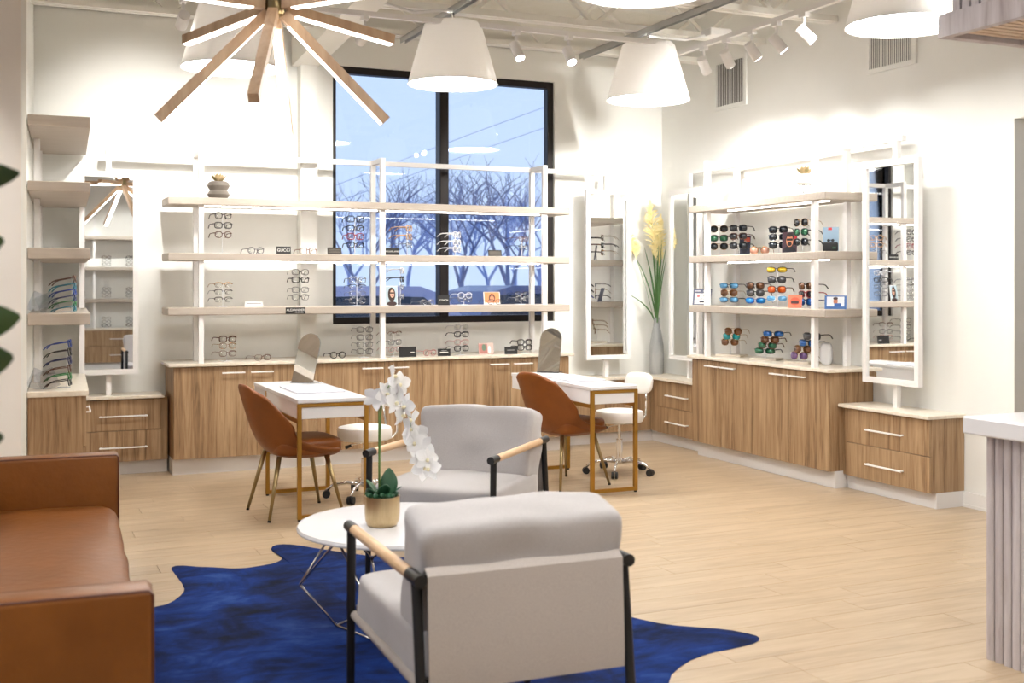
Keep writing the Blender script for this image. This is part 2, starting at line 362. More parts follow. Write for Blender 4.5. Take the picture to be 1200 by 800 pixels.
# track lighting
def spot(par, loc, aim, watts, size=R(62), blend=1.0):
    l = bpy.data.lights.new('track_beam', 'SPOT'); l.energy = watts; l.spot_size = size; l.spot_blend = blend; l.color = WARM; l.shadow_soft_size = .035
    o = bpy.data.objects.new('track_beam', l); C.objects.link(o); o.location = loc
    d = Vector(aim)-Vector(loc); o.rotation_euler = d.to_track_quat('-Z', 'Y').to_euler()
def head(loc, aim, label, watts=None, group='track spotlights', size=R(62)):
    loc = Vector(loc); d = (Vector(aim)-loc).normalized(); h = thing('track_spotlight', label, 'spotlight', loc, 0, group)
    obj('canister', MB().tube([-d*.05, d*.085], .038, 20), white_m, h, smooth=False, auto=True)
    obj('lens', MB().tube([d*.0855, d*.089], .031, 20), lampface_m, h)
    obj('yoke', MB().bar((0, 0, 0), (0, 0, .13), .02, .012).box(-.02, .02, -.035, .035, .105, .135), white_m, h)
    spot(h, loc+d*.1, loc+d*2, watts or SPOT_W, size)
def track(a, b, label):
    m = MB().bar(a, b, .035, .035); o = tag(obj('light_track', m, white_m), label, 'light track')
ZT = 3.36
track((.1, 7.65, ZT), (4.75, 7.65, ZT), 'white lighting track running parallel to the window wall')
track((5.0, 1.2, ZT), (5.0, 8.05, ZT), 'white lighting track with canister spots along the side wall')
track((-.6, 2.2, ZT), (-.6, 6.8, ZT), 'white lighting track above the leather sofa')  # unseen track added to carry fill heads over the sofa
ZH = ZT-.15
for k, (y, ay) in enumerate(((7.57, 8.2), (7.26, 7.75), (6.94, 7.1), (6.65, 6.5), (6.34, 5.9))):
    head((5.0, y, ZH), (XR, ay-.1, 2.2), ORDN[k]+' white canister spotlight from the corner on the side-wall track', SPOT_W*(.75, .7, .6, .34, .16)[k])
for k, (y, ax, w_) in enumerate(((5.25, 5.1, 330), (4.95, 5.4, 200), (3.2, 4.6, 200))): head((5.0, y, ZH), (ax, YB, 2.2), ORDN[5+k]+' white canister spotlight from the corner on the side-wall track', w_, size=R(44))  # heads added out of view to brighten the corner of the back wall
track((-.2, -.9, ZT), (3.6, -.9, ZT), 'white lighting track facing the rear shelving')  # unseen track added to light the rear wall for the mirrors
for k, x in enumerate((.3, 1.4, 2.5)): head((x, -.9, ZH), (x, YREAR, 1.9), ORDN[k]+' white canister spotlight on the rear shelving track', SPOT_W)  # added heads that make the reflected rear wall brighter
for k, (x, ax) in enumerate(((1.06, 1.0), (1.62, 1.7), (2.28, 2.0))):
    head((x, 7.65, ZH), (ax, YB, 2.5), ['white canister spotlight beside the pendant behind the chandelier', 'white canister spotlight between pendants, aimed at the succulent wall', 'white canister spotlight by the sloping beam, aimed at the wall'][k], SPOT_W*1.35)
head((3.43, 7.65, ZH), (3.75, 6.4, 1.0), 'white canister spotlight with lit face turned to the seating', SPOT_W*.5)
head((3.86, 7.65, ZH), (3.95, 6.2, 1.0), 'white canister spotlight beside the strut with its lit face glaring', SPOT_W*.5)
for k, y in enumerate((3.0, 4.6, 6.2)): head((-.6, y, ZH), (.9, y+.2, .4) if k < 2 else (-.35, 7.3, 1.7), ['white canister spotlight above the plant end of the sofa', 'white canister spotlight above the middle of the sofa', 'white canister spotlight above the partition end of the sofa'][k], SPOT_W*.5)  # added fill heads; the last is aimed to brighten the partition

# pendants
def pendant(x, y, label, top):
    p = thing('pendant_lamp', label, 'pendant lamp', (x, y, 0), 0, 'large white pendant lamps'); zb = 2.94
    prof = [(.33, zb), (.21, zb+.43), (.195, zb+.445), (.03, zb+.45), (.03, zb+.445), (.185, zb+.438), (.2, zb+.425), (.322, zb+.004), (.33, zb)]
    obj('shade', MB().lathe(prof, 48), shade_m, p, auto=True)
    obj('diffuser', MB().lathe([(.316, zb+.018), (.316, zb+.022)], 48), glow_m, p)
    obj('stem', MB().tube([(0, 0, zb+.45), (0, 0, top)], .012, 10), steelrod_m, p, smooth=True)
for x, y, l in ((2.985, 7.79, 'white cone pendant lamp hanging before the window'), (4.66, 7.84, 'white cone pendant lamp hanging by the room corner, right of the window'),
                (1.395, 7.82, 'white cone pendant lamp hanging behind the starburst chandelier'), (4.63, 4.98, 'white cone pendant lamp beside the timber slat canopy'),
                (2.9, 4.93, 'white cone pendant lamp over the seating area'), (1.3, 2.3, 'white cone pendant lamp near the side wall behind the sofa'),
                (2.9, 1.6, 'white cone pendant lamp nearest the rear shelving'), (-1.6, 4.9, 'white cone pendant lamp above the left windows'), (-1.6, 1.6, 'white cone pendant lamp by the left rear window')):
    pendant(x, y, l, 3.462 if y > 4 and x > 0 else ZC)

# ---------------------------------------------------------------- cabinets (local: front faces -Y, x to the right along the front)
def handle_mb(w=.18):
    m = MB(); m.bbox(-w/2, w/2, -.034, -.024, -.006, .006, .002); m.box(-w/2+.006, -w/2+.018, -.026, 0, -.005, .005); m.box(w/2-.018, w/2-.006, -.026, 0, -.005, .005); return m
HAND = {}
def cabinet(name, label, loc, rz, w, d, z0, z1, fronts, plinth_inset=.06, group=None, hw=.18):
    c_ = thing(name, label, 'cabinet', loc, rz, group)
    obj('carcass', MB().bbox(0, w, .02, d, z0, z1, .0015), cab_m, c_)
    obj('plinth', MB().box(.0 if plinth_inset < .03 else 0, w, plinth_inset, d, 0, z0), plinth_m, c_)
    if hw not in HAND: HAND[hw] = handle_mb(hw).mesh('handle'); HAND[hw].materials.append(white_m)
    for kind, x0, x1, a, b, hx, hz in fronts:
        dw, dh = x1-x0-.004, b-a-.004
        o = obj(kind, MB().bbox(0, dw, 0, .02, 0, dh, .0015), cab_m, c_, (x0+.002, 0, a+.002))
        if hx is not None: obj('handle', HAND[hw], white_m, o, (hx-x0-.002, 0, hz-a-.002))
    return c_
def pair(x0, x1, z0, z1, hz):
    m_ = (x0+x1)/2
    return [('door', x0, m_, z0, z1, m_-.11, hz), ('door', m_, x1, z0, z1, m_+.115, hz)]
def drawers(x0, x1, z0, z1):
    k = (z0+z1)/2
    return [('drawer', x0, x1, k, z1, (x0+x1)/2, k+(z1-k)*.47), ('drawer', x0, x1, z0, k, (x0+x1)/2, z0+(k-z0)*.47)]
ZM, ZL = .845, .595
FB = 9.15
for k, (x0, x1) in enumerate(((1.195, 2.325), (2.325, 3.47), (3.47, 4.62))):
    cabinet('base_cabinet', ['two-door wood base cabinet behind the first desk, beside low drawers', 'two-door wood base cabinet below the left window pane', 'two-door wood base cabinet below the right window pane'][k],
            (x0, FB, 0), 0, x1-x0, YB-FB-.005, .125, ZM, pair(0, x1-x0, .125, ZM-.004, .79), group='window-wall base cabinets')
tag(obj('worktop', MB().bbox(1.155, 4.66, 9.12, YB-.002, ZM, .87, .004), stone_m), 'long cream stone worktop over the window-wall cabinets', 'worktop')
FR = 5.47
for k, (y0, y1) in enumerate(((8.462, 7.58), (7.58, 6.66))):
    cabinet('base_cabinet', ['two-door wood base cabinet of the side wall nearer the corner vase', 'two-door wood base cabinet of the side wall beside the tall mirror drawers'][k],
            (FR, y0, 0), R(-90), y0-y1, XR-FR-.005, .125, ZM, pair(0, y0-y1, .125, ZM-.004, .793), group='side-wall base cabinets', hw=.2)
tag(obj('worktop', MB().bbox(5.44, XR-.002, 6.63, 8.50, ZM, .87, .004), stone_m), 'cream stone worktop under the sunglasses shelves', 'worktop')
LW = 5.58
cabinet('drawer_cabinet', 'low two-drawer wood cabinet under the tall mirror near the reception counter', (LW, 6.655, 0), R(-90), .875, XR-LW-.005, .105, ZL, drawers(.05, .875, .105, ZL-.004), group='low drawer cabinets', hw=.36)
tag(obj('worktop', MB().bbox(5.55, XR-.002, 5.765, 6.655, ZL, .62, .004), stone_m), 'short cream stone top on the low drawers by the reception counter', 'worktop')
cabinet('drawer_cabinet', 'low two-drawer wood cabinet in the corner below the grass vase', (LW, 9.42, 0), R(-90), .955, XR-LW-.005, .105, ZL, drawers(.188, .92, .105, ZL-.004), group='low drawer cabinets', hw=.36)
cabinet('drawer_cabinet', 'low wood corner cabinet behind the second desk, below a narrow mirror', (4.625, 9.36, 0), 0, LW+.08-4.625, YB-9.36-.005, .105, ZL, [('front_panel', 0, .953, .105, ZL-.004, None, None)], group='low drawer cabinets', hw=.36)
m = MB(); m.prism([(4.665, 9.33), (5.55, 9.33), (5.55, 8.505), (XR-.002, 8.505), (XR-.002, YB-.002), (4.665, YB-.002)], ZL, .62)
tag(obj('worktop', m, stone_m), 'L-shaped cream stone top on the low corner cabinets under the vase', 'worktop')
cabinet('drawer_cabinet', 'low two-drawer wood cabinet between the side shelving and long cabinets', (.56, 9.36, 0), 0, .62, YB-9.36-.005, .105, ZL, drawers(0, .57, .105, ZL-.004), group='low drawer cabinets', hw=.36)
tag(obj('worktop', MB().bbox(.54, 1.15, 9.33, YB-.002, ZL, .62, .004), stone_m), 'short cream stone top below the mirror reflecting the chandelier', 'worktop')

# ---------------------------------------------------------------- shelving
def upright(m, x, y, z0, z1, t=.04): m.box(x-t/2, x+t/2, y-t/2, y+t/2, z0, z1)
SH = [(2.105, 2.165), (1.67, 1.73), (1.245, 1.305)]; ZR = 2.52
u = thing('display_shelving', 'long white-framed display shelving with three beige shelves across the window', 'shelving', (0, 0, 0))
for x in (1.405, 2.885, 4.385):
    obj('upright', MB().box(x-.02, x+.02, 9.15, 9.19, .87, ZR+.02), white_m, u); obj('upright', MB().box(x-.02, x+.02, 9.42, 9.46, .87, ZR+.02), white_m, u)
    obj('crossbar', MB().box(x-.02, x+.02, 9.19, 9.42, ZR-.02, ZR+.02), white_m, u)
for k, (a, b) in enumerate(SH):
    sh = obj('shelf', MB().bbox(1.15, 4.615, 9.12, 9.50, a, b, .006), shelf_m, u)
    if k < 2:
        for x0, x1 in ((1.44, 2.85), (2.92, 4.35)): obj('led_strip', MB().box(x0, x1, 9.20, 9.222, a-.008, a+.001), led_m, u)
obj('top_rail', MB().box(.72, 5.03, 9.42, 9.46, ZR-.02, ZR+.02), white_m, u)
u = thing('display_shelving', 'white-framed sunglasses shelving with three beige shelves on the side wall', 'shelving', (0, 0, 0))
for y in (8.27, 6.85):
    obj('upright', MB().box(5.48, 5.52, y-.02, y+.02, .87, ZR+.02), white_m, u); obj('upright', MB().box(5.78, 5.82, y-.02, y+.02, .87, ZR+.02), white_m, u)
    obj('crossbar', MB().box(5.52, 5.78, y-.02, y+.02, ZR-.02, ZR+.02), white_m, u)
for k, (a, b) in enumerate(SH):
    obj('shelf', MB().bbox(5.45, 5.845, 6.67, 8.48, a, b, .006), shelf_m, u)
    if k < 2: obj('led_strip', MB().box(5.535, 5.557, 6.75, 8.02, a-.008, a+.001), led_m, u)
obj('top_rail', MB().box(5.78, 5.82, 6.25, 9.0, ZR-.02, ZR+.02), white_m, u)
def tall_mirror(label, loc, rz, w, post_to, z0=.785, z1=2.36, group='tall framed mirrors'):
    t_ = thing('wall_mirror', label, 'mirror', loc, rz, group); f = .04
    m = MB(); m.box(-w/2, -w/2+f, -.02, .02, z0, z1); m.box(w/2-f, w/2, -.02, .02, z0, z1); m.box(-w/2+f, w/2-f, -.02, .02, z0, z0+f); m.box(-w/2+f, w/2-f, -.02, .02, z1-f, z1)
    obj('frame', m, white_m, t_); obj('glass', MB().box(-w/2+f, w/2-f, -.006, .006, z0+f, z1-f), mirror_m, t_)
    obj('back_board', MB().box(-w/2+.01, w/2-.01, .02, .026, z0+.01, z1-.01), white_m, t_)
    obj('post', MB().box(-.02, .02, .028, .066, .62, post_to), white_m, t_)
tall_mirror('tall white-framed mirror reflecting the starburst chandelier', (.742, 9.40, 0), R(-1.4), .435, ZR-.02)
tall_mirror('tall white-framed mirror between the window shelving and the grass vase', (5.155, 9.40, 0), 0, .475, ZR-.02)
tall_mirror('tall white-framed mirror between the grass vase and the sunglasses shelving', (5.72, 8.96, 0), R(-90), .51, ZR-.02)
tall_mirror('tall white-framed mirror over the low drawers by the reception counter', (5.70, 6.265, 0), R(-90), .555, ZR-.02)
# side shelving on the return wall
u = thing('display_shelving', 'beige box shelves stacked over a wood cabinet on the side return wall', 'shelving', LORG, LROT)
LS = [(2.50, 2.57), (2.083, 2.148), (1.653, 1.723), (1.228, 1.304)]
for a, b in LS: obj('shelf', MB().bbox(0, .375, 0, 1.72, a, b, .004), shelf_m, u)
for y in (.12, 1.5): obj('upright', MB().box(.02, .06, y+.6 if y < 1 else y, y+.64 if y < 1 else y+.04, .806, 2.5), white_m, u)
c_ = thing('drawer_cabinet', 'wood drawer cabinet under the beige box shelves of the side return wall', 'cabinet', LORG, LROT, 'low drawer cabinets')
obj('carcass', MB().bbox(.0, .33, .005, 1.44, .105, .77, .0015), cab_m, c_); obj('plinth', MB().box(0, .28, .02, 1.44, 0, .105), plinth_m, c_)
for a, b in ((.44, .766), (.11, .436)):
    d_ = obj('drawer', MB().bbox(.33, .35, .012, 1.40, a, b, .0015), cab_m, c_)
    obj('handle', MB().bbox(.374, .384, .25, .61, (a+b)/2+.03, (a+b)/2+.042, .002).box(.35, .376, .26, .27, (a+b)/2+.03, (a+b)/2+.04).box(.35, .376, .59, .60, (a+b)/2+.03, (a+b)/2+.04), white_m, d_)
tag(obj('worktop', MB().bbox(-.003, .365, -.02, 1.46, .77, .806, .004), stone_m, None, LORG, (0, 0, LROT)), 'cream stone top of the side-wall drawer cabinet holding colourful glasses', 'worktop')
# shelving behind the viewpoint, seen in the mirrors
u = thing('display_shelving', 'rear display shelving seen reflected in the tall mirror', 'shelving', (0, 0, 0))
for a in (1.22, 1.77, 2.30): obj('shelf', MB().bbox(-1.2, 3.4, YREAR+.02, -2.1, a-.06, a, .006), shelf_m, u)
for x in (-.6, .85, 2.6): obj('upright', MB().box(x-.02, x+.02, -2.2, -2.16, .71, 2.6), white_m, u)
for k, x in enumerate((-.3, .75, 1.8)):
    cabinet('drawer_cabinet', ['rear drawer cabinet, reflected, nearest the left windows', 'rear drawer cabinet, reflected in the tall mirror, in the middle', 'rear drawer cabinet, reflected, farthest from the left windows'][k], (x+1.05, -2.1, 0), R(180), 1.05, .39, .12, .68, drawers(0, 1.05, .12, .676), group='rear drawer cabinets', hw=.36)
tag(obj('worktop', MB().bbox(-.3, 2.85, -2.49, -2.08, .68, .71, .004), stone_m), 'cream stone top of the rear drawer cabinets', 'worktop')

# ---------------------------------------------------------------- air grilles
def grille(y0, y1, z0, z1, n, label):
    g = thing('air_grille', label, 'grille', (XR, 0, 0)); f = .035
    m = MB(); m.box(-.02, -.001, y0-f, y0, z0-f, z1+f); m.box(-.02, -.001, y1, y1+f, z0-f, z1+f); m.box(-.02, -.001, y0, y1, z0-f, z0); m.box(-.02, -.001, y0, y1, z1, z1+f)
    obj('frame', m, wall_m, g); obj('duct', MB().box(-.004, -.001, y0, y1, z0, z1), mat('duct_grey', (.28, .27, .25), .8) if 'duct_grey' not in MATS else MATS['duct_grey'], g)
    me = MB().bar((0, 0, z0), (0, 0, z1), .018, .003).mesh('fin'); me.materials.append(wall_m)
    for k in range(n): obj('fin', me, wall_m, g, (-.012, y0+(k+.5)*(y1-y0)/n, 0), (0, 0, R(50 if n < 15 else 65)))
grille(8.27, 8.69, 3.08, 3.46, 12, 'square white air grille with wide vertical fins near the room corner')
grille(6.25, 6.69, 3.08, 3.42, 22, 'white air grille with close vertical fins above the tall mirror')

# ---------------------------------------------------------------- reception counter and canopy
rc = thing('reception_counter', 'reception counter clad in whitewashed half-round timber slats with white top', 'counter', (3.6, 0, 0))
obj('body', MB().box(.0, 1.3, .6, 3.41, 0, .893), slat_m, rc)
obj('countertop', MB().bbox(-.07, 1.36, .5, 3.48, .893, .963, .006), lacq_m, rc)
sm_ = MB(); sm_.prism([(0, .0195), (-.012, .018), (-.02, .009), (-.022, 0), (-.02, -.009), (-.012, -.018), (0, -.0195)], 0, .893); sm_ = sm_.mesh('slat'); sm_.materials.append(slat_m)
for k in range(66): obj('slat', sm_, slat_m, rc, (0, 3.41-.0205-k*.0425, 0))
for k in range(30): obj('slat', sm_, slat_m, rc, (.02+k*.0425, 3.41, 0), (0, 0, R(-90)))
ca = thing('slat_canopy', 'timber slat canopy hung above the reception counter', 'canopy', (3.53, 0, 2.51))
m = MB(); m.box(0, .04, .6, 3.61, 0, .095); m.box(1.4, 1.44, .6, 3.61, 0, .095); m.box(.04, 1.4, 3.57, 3.61, 0, .095); m.box(.04, 1.4, .6, .64, 0, .095)
obj('frame', m, slat_m, ca)
me = MB().box(-.016, .016, -.019, .019, .0, 1.4).mesh('slat'); me.materials.append(slat_m)
for k in range(55): obj('slat', me, slat_m, ca, (.055, 3.55-k*.05, .08))
for k in range(26): obj('slat', me, slat_m, ca, (.09+k*.05, 3.555, .08), (0, 0, R(90)))
me = MB().box(.04, 1.4, -.015, .015, .02, .045).mesh('ceiling_slat'); me.materials.append(slatd_m)
for k in range(68): obj('ceiling_slat', me, slatd_m, ca, (0, 3.545-k*.043, 0))
obj('soffit_board', MB().box(.04, 1.4, .64, 3.57, .05, .06), slatd_m, ca)

# ---------------------------------------------------------------- seating
def armchair(label, loc, rz):
    a = thing('armchair', label, 'armchair', loc, rz, 'oatmeal armchairs'); W = .338; ZA = .635
    for s in (-1, 1):
        x = s*W
        obj('armrest', MB().tube([(x, -.30, ZA), (x, .34, ZA)], .0185, 14), arm_m, a, auto=True)
        obj('arm_cap', MB().tube([(x, .34, ZA), (x, .425, ZA)], .0195, 14), black_m, a, auto=True)
        obj('arm_cap', MB().tube([(x, -.30, ZA), (x, -.405, ZA)], .0195, 14), black_m, a, auto=True)
        obj('leg', MB().tube([(x, .385, ZA), (x, .40, 0.0)], [.0165, .014], 12), black_m, a, auto=True)
        obj('leg', MB().tube([(x, -.36, ZA), (x, -.45, 0.0)], [.0165, .014], 12), black_m, a, auto=True)
        obj('side_rail', MB().tube([(x*.97, .39, .33), (x*.97, -.395, .322)], .016, 10), canvas_m, a, auto=True)
    for yy, zz in ((-.375, ZA), (-.385, .335), (.38, .335)): obj('crossbar', MB().tube([(-W, yy, zz), (W, yy, zz)], .011, 10), black_m, a, auto=True)
    # canvas sling: wraps the rear bar and hangs as the back panel, then runs forward under the seat
    def sling(pts, half, t):
        mm = MB(); n = len(pts); vs = []; fs = []
        for (y, z), (ny, nz) in pts:
            for sx in (-1, 1):
                vs += [(sx*half, y, z), (sx*half, y+ny*t, z+nz*t)]
        for i in range(n-1):
            k = i*4; l = k+4
            fs += [(k, k+2, l+2, l), (k+1, l+1, l+3, k+3), (k, l, l+1, k+1), (k+2, k+3, l+3, l+2)]
        fs += [(0, 1, 3, 2), (4*n-4, 4*n-2, 4*n-1, 4*n-3)]
        return mm.add(vs, fs)
    pts = [((-.352, .60), (-1, 0)), ((-.352, .645), (-1, .3)), ((-.372, .66), (-.2, 1)), ((-.396, .645), (-1, .3)), ((-.398, .60), (-1, 0)), ((-.404, .48), (-1, .05)), ((-.41, .36), (-1, .1)), ((-.41, .318), (-.7, -.7)), ((-.385, .312), (0, -1)), ((0, .316), (0, -1)), ((.37, .32), (0, -1)), ((.40, .33), (.7, -.5)), ((.398, .355), (1, .2))]
    obj('canvas_sling', sling(pts, W-.022, .006), canvas_m, a, auto=True)
    obj('seat_cushion', MB().cushion(.66, .74, .16, (0, .02, .40), e=12, n=15, wr=.012, seed=loc[0]), fab_m, a, smooth=True)
    c = obj('back_cushion', MB().cushion(.66, .205, .385, (0, 0, .1925), e=13, n=16, wr=.016, seed=loc[1]), fab_m, a, (0, -.222, .428), (R(12), 0, 0), smooth=True)
    for s in (-1, 1): obj('piping', MB().tube([(s*.30, -.064, .025), (s*.318, -.074, .1), (s*.318, -.074, .3), (s*.30, -.068, .375)], .003, 6), fab_m, c, smooth=True)
    return a
armchair('oatmeal armchair turned away, canvas back panel in full view', (1.44, 3.50, .006), R(-1.5))
armchair('oatmeal armchair facing the coffee table, its seat in full view', (2.20, 5.625, .004), R(180-44.5))

# sofa (local: seat faces +X, length along Y)
so = thing('leather_sofa', 'long tan leather sofa with slim upright arms beside the blue hide', 'sofa', (.37, 3.22, 0), R(-3.0))
L_ = 2.74
obj('base', MB().bbox(-.86, -.03, .06, L_-.06, .10, .27, .012, 2), leather_m, so)
obj('seat_cushion', MB().cushion(.84, L_-.25, .19, (-.43, L_/2, .355), e=9, n=14, wr=.012, seed=3), leather_m, so, smooth=True)
obj('backrest', MB().bbox(-.99, -.84, .02, L_-.02, .10, .76, .02, 3), leather_m, so, auto=True)
obj('back_cushion', MB().cushion(.2, L_-.3, .36, (-.75, L_/2, .60), e=6, n=10, wr=.01), leather_m, so, smooth=True)
for y0, y1 in ((0, .125), (L_-.125, L_)):
    am = obj('arm', MB().bbox(-.95, 0, y0, y1, .10, .67, .018, 3), leather_m, so, auto=True)
    for yy in (y0+.008, y1-.008):
        obj('piping', MB().tube([(-.94, yy, .664), (-.014, yy, .664), (-.004, yy, .655), (-.002, yy, .12)], .0055, 6), pipe_m, am, smooth=True)
for x in (-.88, -.08):
    for y in (.1, L_-.1): obj('leg', MB().tube([(x, y, .1), (x, y, 0)], [.022, .016], 12), black_m, so, smooth=True)

# desk chairs
def shell():
    prof = [(-.335, .86), (-.318, .78), (-.295, .70), (-.270, .62), (-.243, .54), (-.205, .465), (-.14, .412), (-.05, .392), (.06, .388), (.17, .392), (.245, .402)]
    half = [.165, .195, .215, .228, .236, .240, .242, .242, .24, .235, .225]
    wrap = [.03, .07, .105, .14, .17, .175, .15, .115, .085, .06, .045]
    n = len(prof); nu = 13; mm = MB(); vs = []
    for i, (x, z) in enumerate(prof):
        a = prof[max(i-1, 0)]; b = prof[min(i+1, n-1)]; tx, tz = b[0]-a[0], b[1]-a[1]; l = math.hypot(tx, tz); nx, nz_ = -tz/l, tx/l
        for j in range(nu):
            u_ = -1+2*j/(nu-1); k = abs(u_)**2.6*wrap[i]; top = 1-.06*abs(u_)**3 if i == 0 else 1
            vs.append((x+nx*k, u_*half[i], (z+nz_*k) * (top if i == 0 else 1)))
    fs = [(i*nu+j, i*nu+j+1, (i+1)*nu+j+1, (i+1)*nu+j) for i in range(n-1) for j in range(nu-1)]
    return mm.add(vs, fs)
SHELL = shell().mesh('shell', True); SHELL.materials.append(leather2_m)
def side_chair(label, loc, rz, legm):
    t_ = thing('side_chair', label, 'chair', loc, rz, 'cognac side chairs')
    o = obj('shell', SHELL, leather2_m, t_); sd = o.modifiers.new('thick', 'SOLIDIFY'); sd.thickness = .032; sd.offset = 1; ss = o.modifiers.new('smooth', 'SUBSURF'); ss.levels = 2; ss.render_levels = 2
    obj('seat_cushion', MB().cushion(.45, .44, .115, (.045, 0, .445), e=5, n=9, wr=.004), leather2_m, t_, smooth=True)
    for sx_, sy_ in ((-1, -1), (-1, 1), (1, -1), (1, 1)):
        l = obj('leg', MB().tube([(sx_*.155, sy_*.155, .395), (sx_*.245, sy_*.235, .012)], [.0165, .0095], 12), legm, t_, smooth=True)
        obj('foot', MB().tube([(sx_*.245, sy_*.235, .012), (sx_*.2475, sy_*.237, 0)], .0105, 10), blackp_m, l)
side_chair('cognac leather side chair drawn up to the desk with orchid in front', (1.735, 7.40, 0), R(5), abrass_m)
side_chair('cognac leather side chair at the desk near the room corner', (3.80, 7.62, 0), R(16), abrass_m)

# desks
def desk(label, x0, x1, y0, y1, yleg, zt=.765):
    d = thing('desk', label, 'desk', (x0, y0, 0), 0, 'white consultation desks'); w_, l_ = x1-x0, y1-y0; yl = yleg-y0; t = .026
    obj('top', MB().bbox(0, w_, 0, l_, zt-.026, zt, .003), lacq_m, d)
    obj('drawer_box', MB().bbox(.004, w_-.004, .006, l_-.006, zt-.125, zt-.026, .002), lacq_m, d)
    for yy in (-.002, yl):
        m = MB(); m.box(.0, t, yy, yy+t, .012, zt-.028); m.box(w_-t, w_, yy, yy+t, .012, zt-.028); m.box(t, w_-t, yy, yy+t, .012, .012+t)
        if yy < .1: m.box(t, w_-t, yy, yy+t, zt-.05, zt-.028)
        o = obj('leg_frame', m, brass_m, d)
        for xx in (.013, w_-.013): obj('foot', MB().tube([(xx, yy+.013, 0), (xx, yy+.013, .012)], .011, 10), blackp_m, o)
    for xx in (0, w_-t): obj('side_rail', MB().box(xx, xx+t, .024, yl, zt-.151, zt-.125), brass_m, d)
desk('narrow white desk with brass legs beside the orchid table', 1.68, 2.14, 7.10, 8.48, 8.05)
desk('narrow white desk with brass legs near the room corner', 3.775, 4.15, 7.13, 8.52, 8.2)
pad_m = mat('lavender_white_pad', (.76, .76, .82), .3)
def blotter(loc, w_, l_, label): tag(obj('desk_pad', MB().bbox(-w_/2, w_/2, -l_/2, l_/2, 0, .012, .003), pad_m, None, loc), label, 'desk pad')
blotter((1.925, 7.72, .765), .33, .52, 'thin white pad on the desk beside the orchid')
blotter((3.97, 7.8, .765), .28, .52, 'thin white pad on the desk near the room corner')
def arch_mirror(label, loc, rz):
    t_ = thing('table_mirror', label, 'mirror', loc, rz, 'arched table mirrors'); w_ = .185; h = .375; r = w_/2
    out = [(-r, 0), (r, 0)]+[(r*math.cos(R(a)), h-r+r*math.sin(R(a))) for a in range(0, 181, 12)]
    p = obj('mirror_plate', MB().prism(out, -.003, .003, 'y'), acrc_m, t_, (0, 0, .006), (R(-20), 0, 0))
    ins = [(a*.97, b*.985+.003) for a, b in out]
    obj('glass', MB().prism(ins, -.0045, -.0032, 'y'), mirror_m, p)
    obj('base', MB().bbox(-r, r, -.02, .11, 0, .006, .001), acrc_m, t_)
    obj('strut', MB().bar((0, .10, .004), (0, .055, .16), .04, .004), acrc_m, t_)
# placed facing back into the room and toward the side shelving
arch_mirror('arched table mirror on the desk beside the orchid', (1.985, 8.24, .765), R(-45))
arch_mirror('arched table mirror on the desk near the room corner', (4.05, 8.40, .765), R(-40))

# stools
def stool(label, loc, rz):
    t_ = thing('swivel_stool', label, 'stool', loc, rz, 'white swivel stools')
    obj('seat', MB().lathe([(.0, .405), (.17, .405), (.186, .415), (.19, .44), (.19, .475), (.183, .492), (.15, .50), (0, .503)], 40), wleather_m, t_, auto=True)
    bk = MB().cushion(.30, .055, .16, (0, .0, 0), e=3.2, n=8)
    for i, v in enumerate(bk.v): bk.v[i] = (v[0], v[1]-.5*v[0]**2, v[2])
    obj('backrest', bk, wleather_m, t_, (0, .225, .70), (R(-8), 0, 0), smooth=True)
    for s in (-1, 1): obj('back_tube', MB().tube([(s*.05, .10, .40), (s*.06, .19, .41), (s*.07, .225, .45), (s*.085, .215, .55), (s*.09, .205, .68)], .009, 8), chrome_m, t_, smooth=True)
    obj('piston', MB().tube([(0, 0, .26), (0, 0, .40)], .014, 14).tube([(0, 0, .10), (0, 0, .27)], .026, 16), chrome_m, t_, auto=True)
    lv = obj('lever', MB().tube([(0, 0, .385), (-.07, -.08, .36)], .005, 6), chrome_m, t_); obj('knob', MB().tube([(-.062, -.07, .364), (-.09, -.10, .345)], [.009, .013], 8), blackp_m, lv)
    for k in range(5):
        a = R(72*k+20); ca_, sa = math.cos(a), math.sin(a)
        f = obj('base_arm', MB().tube([(0.02*ca_, .02*sa, .095), (.12*ca_, .12*sa, .108), (.22*ca_, .22*sa, .09), (.265*ca_, .265*sa, .055)], [.016, .013, .011, .009], 8), chrome_m, t_, smooth=True)
        wh = MB()
        for s in (-1, 1):
            cx, cy = .265*ca_-sa*.014*s, .265*sa+ca_*.014*s
            wh.tube([(cx-sa*-.009, cy+ca_*-.009, .027), (cx+sa*-.009, cy-ca_*-.009, .027)], .027, 14)
        obj('caster', wh, blackp_m, f, auto=True)
    obj('hub', MB().lathe([(.03, .075), (.034, .085), (.034, .115), (.026, .125)], 20), chrome_m, t_, auto=True)
stool('white swivel stool behind the desk with orchid in front', (2.30, 7.72, 0), R(-75))
stool('white swivel stool at the desk near the room corner', (4.42, 7.88, 0), R(-75))

# coffee table with polyhedral wire base
ct = thing('coffee_table', 'round white coffee table on a faceted metal wire base', 'table', (*rel(-.475, 5.0), .004))
obj('top', MB().lathe([(0, .425), (.44, .425), (.458, .43), (.46, .437), (.455, .449), (.445, .45), (0, .45)], 72), marble_m, ct, auto=True)
az0 = 187; P3 = lambda r, az, z: (*[q-p for q, p in zip(rel(-.475+r*math.cos(R(az)), 5.0+r*math.sin(R(az))), rel(-.475, 5.0))], z)
n5 = 5
for k in range(n5):
    a = az0+72*k; mid = P3(.445, a, .19); bot = P3(.29, a, .008); t1 = P3(.345, a+36, .424); t0 = P3(.345, a-36, .424); nb = P3(.29, a+72, .008)
    for p, q in ((mid, t0), (mid, t1), (mid, bot), (bot, nb)): obj('wire_rod', MB().tube([p, q], .0055, 8), steelrod_m, ct, smooth=True)
